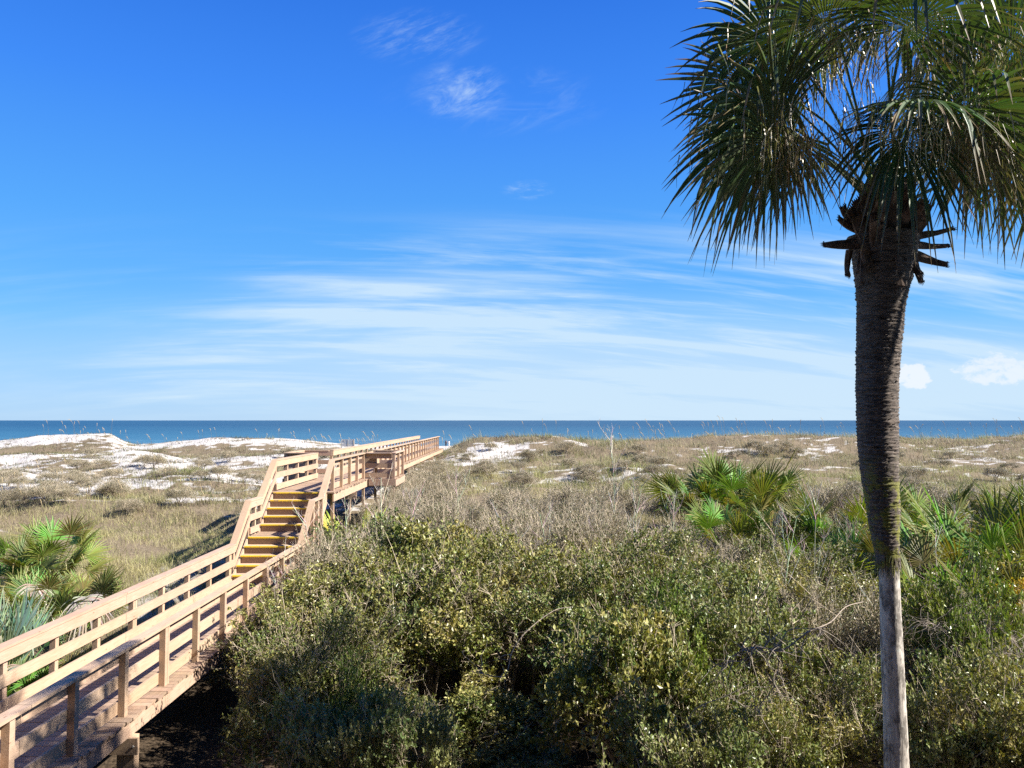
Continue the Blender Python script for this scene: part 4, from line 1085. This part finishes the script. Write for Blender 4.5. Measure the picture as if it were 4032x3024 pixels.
# two people on the beach
def person(px, Y, h, top, bottom, label, step):
    x = (px - PX) / F * Y; z = float(height(np.array([x]), np.array([Y]))[0])
    s = h / 1.75
    J = {'pel': (0, 0, .95), 'sp': (0, 0, 1.15), 'ch': (0, 0, 1.38), 'nk': (0, 0, 1.5), 'hd': (0, .01, 1.60), 'ht': (0, .01, 1.70),
         'hl': (-.1, 0, .9), 'kl': (-.11, step, .5), 'fl': (-.11, step * .2, .07), 'tl': (-.11, step * .2 + .14, .03),
         'hr': (.1, 0, .9), 'kr': (.11, -step * .2, .5), 'fr': (.11, -step * 1.2, .09), 'tr': (.11, -step * 1.2 + .14, .04),
         'sl': (-.19, 0, 1.42), 'el': (-.26, -.04, 1.14), 'wl': (-.27, .08, .9), 'gl': (-.27, .1, .8), 'sr': (.19, 0, 1.42), 'er': (.26, .02, 1.14), 'wr': (.25, .12, .92), 'gr': (.25, .14, .82)}
    ks = list(J); E = [('pel', 'sp'), ('sp', 'ch'), ('ch', 'nk'), ('nk', 'hd'), ('hd', 'ht'), ('pel', 'hl'), ('hl', 'kl'), ('kl', 'fl'), ('fl', 'tl'), ('pel', 'hr'), ('hr', 'kr'), ('kr', 'fr'), ('fr', 'tr'),
         ('ch', 'sl'), ('sl', 'el'), ('el', 'wl'), ('wl', 'gl'), ('ch', 'sr'), ('sr', 'er'), ('er', 'wr'), ('wr', 'gr')]
    RD = dict(pel=.15, sp=.14, ch=.16, nk=.06, hd=.10, ht=.07, hl=.10, hr=.10, kl=.065, kr=.065, fl=.045, fr=.045, tl=.035, tr=.035, sl=.065, sr=.065, el=.045, er=.045, wl=.032, wr=.032, gl=.03, gr=.03)
    me = bpy.data.meshes.new('person'); me.from_pydata([tuple(c * s for c in J[k]) for k in ks], [(ks.index(a), ks.index(b_)) for a, b_ in E], [])
    me.materials.append(M['skin'])
    root = bpy.data.objects.new('person', me); link(root); root.location = (x, Y, z)
    md = root.modifiers.new('skin', 'SKIN'); root.modifiers.new('sub', 'SUBSURF').levels = 1
    for i, k in enumerate(ks):
        v = me.skin_vertices[0].data[i]; v.radius = (RD[k] * s, RD[k] * s); v.use_root = (k == 'pel')
    # clothing as children
    t = MB(); t.tube([(0, 0, 1.46 * s), (0, 0, 1.36 * s), (0, 0, 1.15 * s), (0, 0, .93 * s)], [.17 * s, .21 * s, .18 * s, .19 * s], 12); t.build('shirt', top, root, True)
    for sx, ky, fy in ((-.105, step, step * .2), (.105, -step * .2, -step * 1.2)):
        t = MB(); t.tube([(sx * s, 0, .98 * s), (sx * s, ky * s, .5 * s), (sx * s, fy * s, .2 * s)], [.125 * s, .09 * s, .07 * s], 10); t.build('trouser_leg', bottom, root, True)
    t = MB(); t.tube([(0, .0, 1.60 * s), (0, -.01, 1.67 * s), (0, -.01, 1.735 * s)], [.118 * s, .125 * s, .06 * s], 10); t.build('hair', M['darkcloth'], root, True)
    tag(root, label, 'person')
person(1757, 205, 1.72, M['darkcloth'], M['darkcloth'], 'person in dark clothes standing on the beach beyond the end of the walk', .12)
person(1768, 206, 1.68, M['whitecloth'], M['whitecloth'], 'person in white clothes on the beach, right of the one in dark clothes', .16)

# unseen building added behind the camera, blocks sky light: facade, balconies, openings
bd = empty('building', (0, -3.2, CZ - 5.4)); tag(bd, 'tall pale stucco seaside building with balconies added unseen behind the viewpoint to block the sky', 'building')
def bpart(mb, name, mat, par=None):
    o = mb.build(name, mat, bd); o.matrix_parent_inverse = Matrix.Translation(-bd.location); return o
gz = CZ - 5.6
mb = MB()
for fl in range(6):
    zb = gz + fl * 3.1 + .9
    mb.box(-26, 26, -12, -3.2, zb - .3, zb, (1, 1, 1))
    mb.box(-26, 26, -3.6, -3.3, zb + 2.35, zb + 2.8)
    for i in range(14):
        x = -26 + i * 4; mb.box(x - .6, x + .6, -3.62, -3.32, zb, zb + 2.35)
mb.box(-26, 26, -12, -3.25, gz + 18.7 + .9, gz + 19.3 + .9); mb.box(-26, -25.7, -12, -3.62, gz, gz + 19); mb.box(25.7, 26, -12, -3.62, gz, gz + 19); mb.box(-26, 26, -12, -11.7, gz, gz + 19)
bpart(mb, 'wall', M['stucco'])
for fl in range(6):
    zb = gz + fl * 3.1 + .9
    mb = MB(); mb.box(-26, 26, -3.19, -1.2, zb - .29, zb - .03); bpart(mb, 'balcony', M['stucco'])
for fl in range(6):
    zb = gz + fl * 3.1 + .9
    for i in range(13):
        x = -24 + i * 4; mb = MB(); mb.box(x - 1.38, x + 1.38, -3.55, -3.52, zb + .01, zb + 2.33); bpart(mb, 'window', M['glass'])
# ------------------------------------------------------------------ light, sky, camera
EL = R(41); BACK = R(8)
sd = Vector((math.cos(EL) * math.cos(BACK), -math.cos(EL) * math.sin(BACK), math.sin(EL)))   # towards the sun
L = bpy.data.lights.new('sun', 'SUN'); L.energy = 5.0; L.angle = R(.53); L.color = (1, .955, .88)
lo = bpy.data.objects.new('sun', L); link(lo); lo.rotation_euler = sd.to_track_quat('Z', 'Y').to_euler()

EXPO = 1.42; SKYS = .06
W_ = bpy.data.worlds.new('World'); S.world = W_; W_.use_nodes = True
nt = W_.node_tree; ns = nt.nodes; ls = nt.links; ns.clear()
sky = ns.new('ShaderNodeTexSky'); sky.sky_type = 'NISHITA'; sky.sun_disc = False; sky.sun_elevation = EL; sky.sun_rotation = math.atan2(sd.x, sd.y)
sky.air_density = 1.0; sky.dust_density = .35; sky.ozone_density = 2.2; sky.altitude = 10
def mth(op, a, b=None, c=None):
    n = ns.new('ShaderNodeMath'); n.operation = op
    for i, v in enumerate((a, b, c)):
        if v is None: continue
        if hasattr(v, 'links'): ls.new(v, n.inputs[i])
        else: n.inputs[i].default_value = v
    return n.outputs[0]
tc = ns.new('ShaderNodeTexCoord').outputs['Generated']
sx = ns.new('ShaderNodeSeparateXYZ'); ls.new(tc, sx.inputs[0])
yc = mth('MAXIMUM', mth('ABSOLUTE', sx.outputs['Y']), .05)
az = mth('DIVIDE', sx.outputs['X'], yc); el = mth('DIVIDE', sx.outputs['Z'], yc)
def cv(sa, se, oa=0, oe=0, warp=None):
    c = ns.new('ShaderNodeCombineXYZ')
    e = el if warp is None else mth('ADD', el, warp)
    ls.new(mth('MULTIPLY_ADD', az, sa, oa), c.inputs[0]); ls.new(mth('MULTIPLY_ADD', e, se, oe), c.inputs[1]); return c.outputs[0]
def nz(vec, scale, detail, rough, dist=0):
    n = nd(ns, 'ShaderNodeTexNoise', Scale=scale, Detail=detail, Roughness=rough, Distortion=dist); ls.new(vec, n.inputs['Vector']); return n.outputs['Fac']
def rmp(v, a, b_, lo_=0., hi_=1.):
    n = nd(ns, 'ShaderNodeMapRange'); n.interpolation_type = 'SMOOTHSTEP'
    n.inputs['From Min'].default_value = a; n.inputs['From Max'].default_value = b_; n.inputs['To Min'].default_value = lo_; n.inputs['To Max'].default_value = hi_
    ls.new(v, n.inputs['Value']); return n.outputs[0]
def blob(ca, ce, ra, re):
    a = mth('POWER', mth('DIVIDE', mth('SUBTRACT', az, ca), ra), 2); b_ = mth('POWER', mth('DIVIDE', mth('SUBTRACT', el, ce), re), 2)
    return rmp(mth('ADD', a, b_), 1.0, 0.0)
# gentle arch: streaks bow with azimuth
arch = mth('MULTIPLY', mth('POWER', mth('ADD', az, .25), 2), .085)
str1 = rmp(nz(cv(.9, 13, 3.1, 0, arch), 1.6, 7, .56, .35), .44, .70)
str2 = rmp(nz(cv(2.0, 30, 1.3, 5, arch), 1.7, 8, .60, .5), .46, .76)
str3 = rmp(nz(cv(1.6, 22, 6.1, 2.2, mth('MULTIPLY', arch, 1.5)), 1.9, 9, .62, .3), .47, .70)
streak = mth('MULTIPLY_ADD', str2, .40, mth('MULTIPLY_ADD', str3, .55, mth('MULTIPLY', str1, .85)))
band = mth('MULTIPLY', rmp(el, .29, .17), rmp(el, .0, .05, .35, 1.))
bandL = rmp(mth('MULTIPLY_ADD', el, -1.6, az), -.80, -.42, .12, 1.)
low = mth('MULTIPLY', rmp(mth('ADD', el, mth('MULTIPLY', arch, .5)), .20, .085), rmp(az, -.62, -.05, .35, 1.0))
cir = mth('MULTIPLY', mth('MULTIPLY', streak, band), bandL)
veil = mth('MULTIPLY', low, mth('MULTIPLY_ADD', str1, .34, .66))
wisn = nz(cv(5, 12, 7.7, 1.4, mth('MULTIPLY', az, -.30)), 1.9, 9, .66, .35)
wisf = nz(cv(6, 15, 5.3, 2.1, mth('MULTIPLY', az, -.38)), 1.7, 12, .68, .8)
wis = mth('MULTIPLY', mth('MAXIMUM', mth('MULTIPLY', blob(-.070, .436, .080, .045), rmp(wisf, .36, .72)), mth('MULTIPLY', blob(-.02, .425, .17, .055), rmp(wisf, .46, .85, 0, .5))), rmp(wisn, .32, .60, .25, 1.))
wis2 = mth('MULTIPLY', blob(-.125, .51, .10, .045), rmp(nz(cv(7, 26, 4, 3, mth('MULTIPLY', az, -.4)), 2.4, 10, .7, .25), .42, .80))
wis3 = mth('MULTIPLY', blob(.02, .303, .040, .016), rmp(nz(cv(12, 40, 7, 3), 2.4, 8, .7, .2), .42, .8))
wis4 = mth('MULTIPLY', blob(.0, .405, .12, .02), rmp(nz(cv(3, 30, 9, 3), 2.0, 6, .6, .6), .40, .8, 0, .5))
cumn = nz(cv(16, 26, 2, 7), 2.6, 8, .62, .2)
def puff(b_, a0, a1):
    v = mth('ADD', b_, mth('MULTIPLY_ADD', cumn, 2.6, -1.3)); return mth('MULTIPLY', rmp(v, a0, a1), rmp(b_, .02, .25))
cum1 = puff(blob(.521, .058, .034, .026), .42, .85)
cum2 = mth('MULTIPLY', puff(blob(.635, .066, .085, .030), .50, 1.0), .85)
cum = mth('MAXIMUM', cum1, cum2)
tot = mth('MINIMUM', mth('ADD', mth('ADD', mth('ADD', cir, veil), mth('MULTIPLY', wis, .75)), mth('ADD', mth('MULTIPLY', wis2, .4), mth('ADD', mth('MULTIPLY', wis3, .4), mth('MULTIPLY', wis4, .3)))), 1.0)
tot = mth('MULTIPLY', tot, rmp(sx.outputs['Z'], .75, .45, .15, 1.))
hsv = nd(ns, 'ShaderNodeHueSaturation', Saturation=1.12, Value=1.0); ls.new(sky.outputs[0], hsv.inputs['Color'])
grade0 = mixc(ns, ls, 1., hsv.outputs[0], (.30, .70, 1.15), 'MULTIPLY')
K_ = 1 / (SKYS * 2 ** EXPO)
def kc(r_, g_, b_): return tuple(c * K_ * .62 for c in (r_, g_, b_))
gr = ns.new('ShaderNodeValToRGB'); ls.new(mth('MAXIMUM', sx.outputs['Z'], 0), gr.inputs[0])
stops = [(0.0, (.46, .66, .97)), (.045, (.34, .60, 1.0)), (.12, (.175, .53, 1.0)), (.24, (.105, .42, 1.0)), (.38, (.055, .28, 1.0)), (.50, (.030, .19, .84)), (1.0, (.015, .10, .50))]
while len(gr.color_ramp.elements) < len(stops): gr.color_ramp.elements.new(.5)
for e, (p_, c_) in zip(gr.color_ramp.elements, stops): e.position = p_; e.color = (*c_, 1)
gs = ns.new('ShaderNodeVectorMath'); gs.operation = 'SCALE'; ls.new(gr.outputs[0], gs.inputs[0]); gs.inputs['Scale'].default_value = K_
grade = mixc(ns, ls, .80, grade0, gs.outputs[0])
cloud = tuple(c / (SKYS * 2 ** EXPO) for c in (.66, .84, .99))
c1 = mixc(ns, ls, mth('MULTIPLY', tot, .86), grade, cloud)
c1 = mixc(ns, ls, mth('MULTIPLY', cum, .75), c1, tuple(c / (SKYS * 2 ** EXPO) for c in (.93, .97, 1.02)))
bg = nd(ns, 'ShaderNodeBackground', Strength=SKYS); ls.new(c1, bg.inputs[0])
wo = ns.new('ShaderNodeOutputWorld'); ls.new(bg.outputs[0], wo.inputs[0])

cam = bpy.data.cameras.new('camera'); co = bpy.data.objects.new('camera', cam); link(co)
co.location = (0, 0, CZ); co.rotation_euler = (math.pi / 2 + PITCH, 0, 0)
cam.sensor_fit = 'HORIZONTAL'; cam.sensor_width = 36; cam.lens = 36 * F / 4032; cam.clip_start = .05; cam.clip_end = 120000
S.camera = co
S.view_settings.view_transform = 'Standard'; S.view_settings.look = 'None'; S.view_settings.exposure = EXPO; S.view_settings.gamma = 1
S.view_settings.use_curve_mapping = False
S.render.engine = 'CYCLES'
S.cycles.max_bounces = 6; S.cycles.diffuse_bounces = 2; S.cycles.glossy_bounces = 2; S.cycles.transmission_bounces = 3; S.cycles.transparent_max_bounces = 4
S.cycles.use_denoising = False
for o in list(bpy.data.objects):
    if 'used' in o: del o['used']
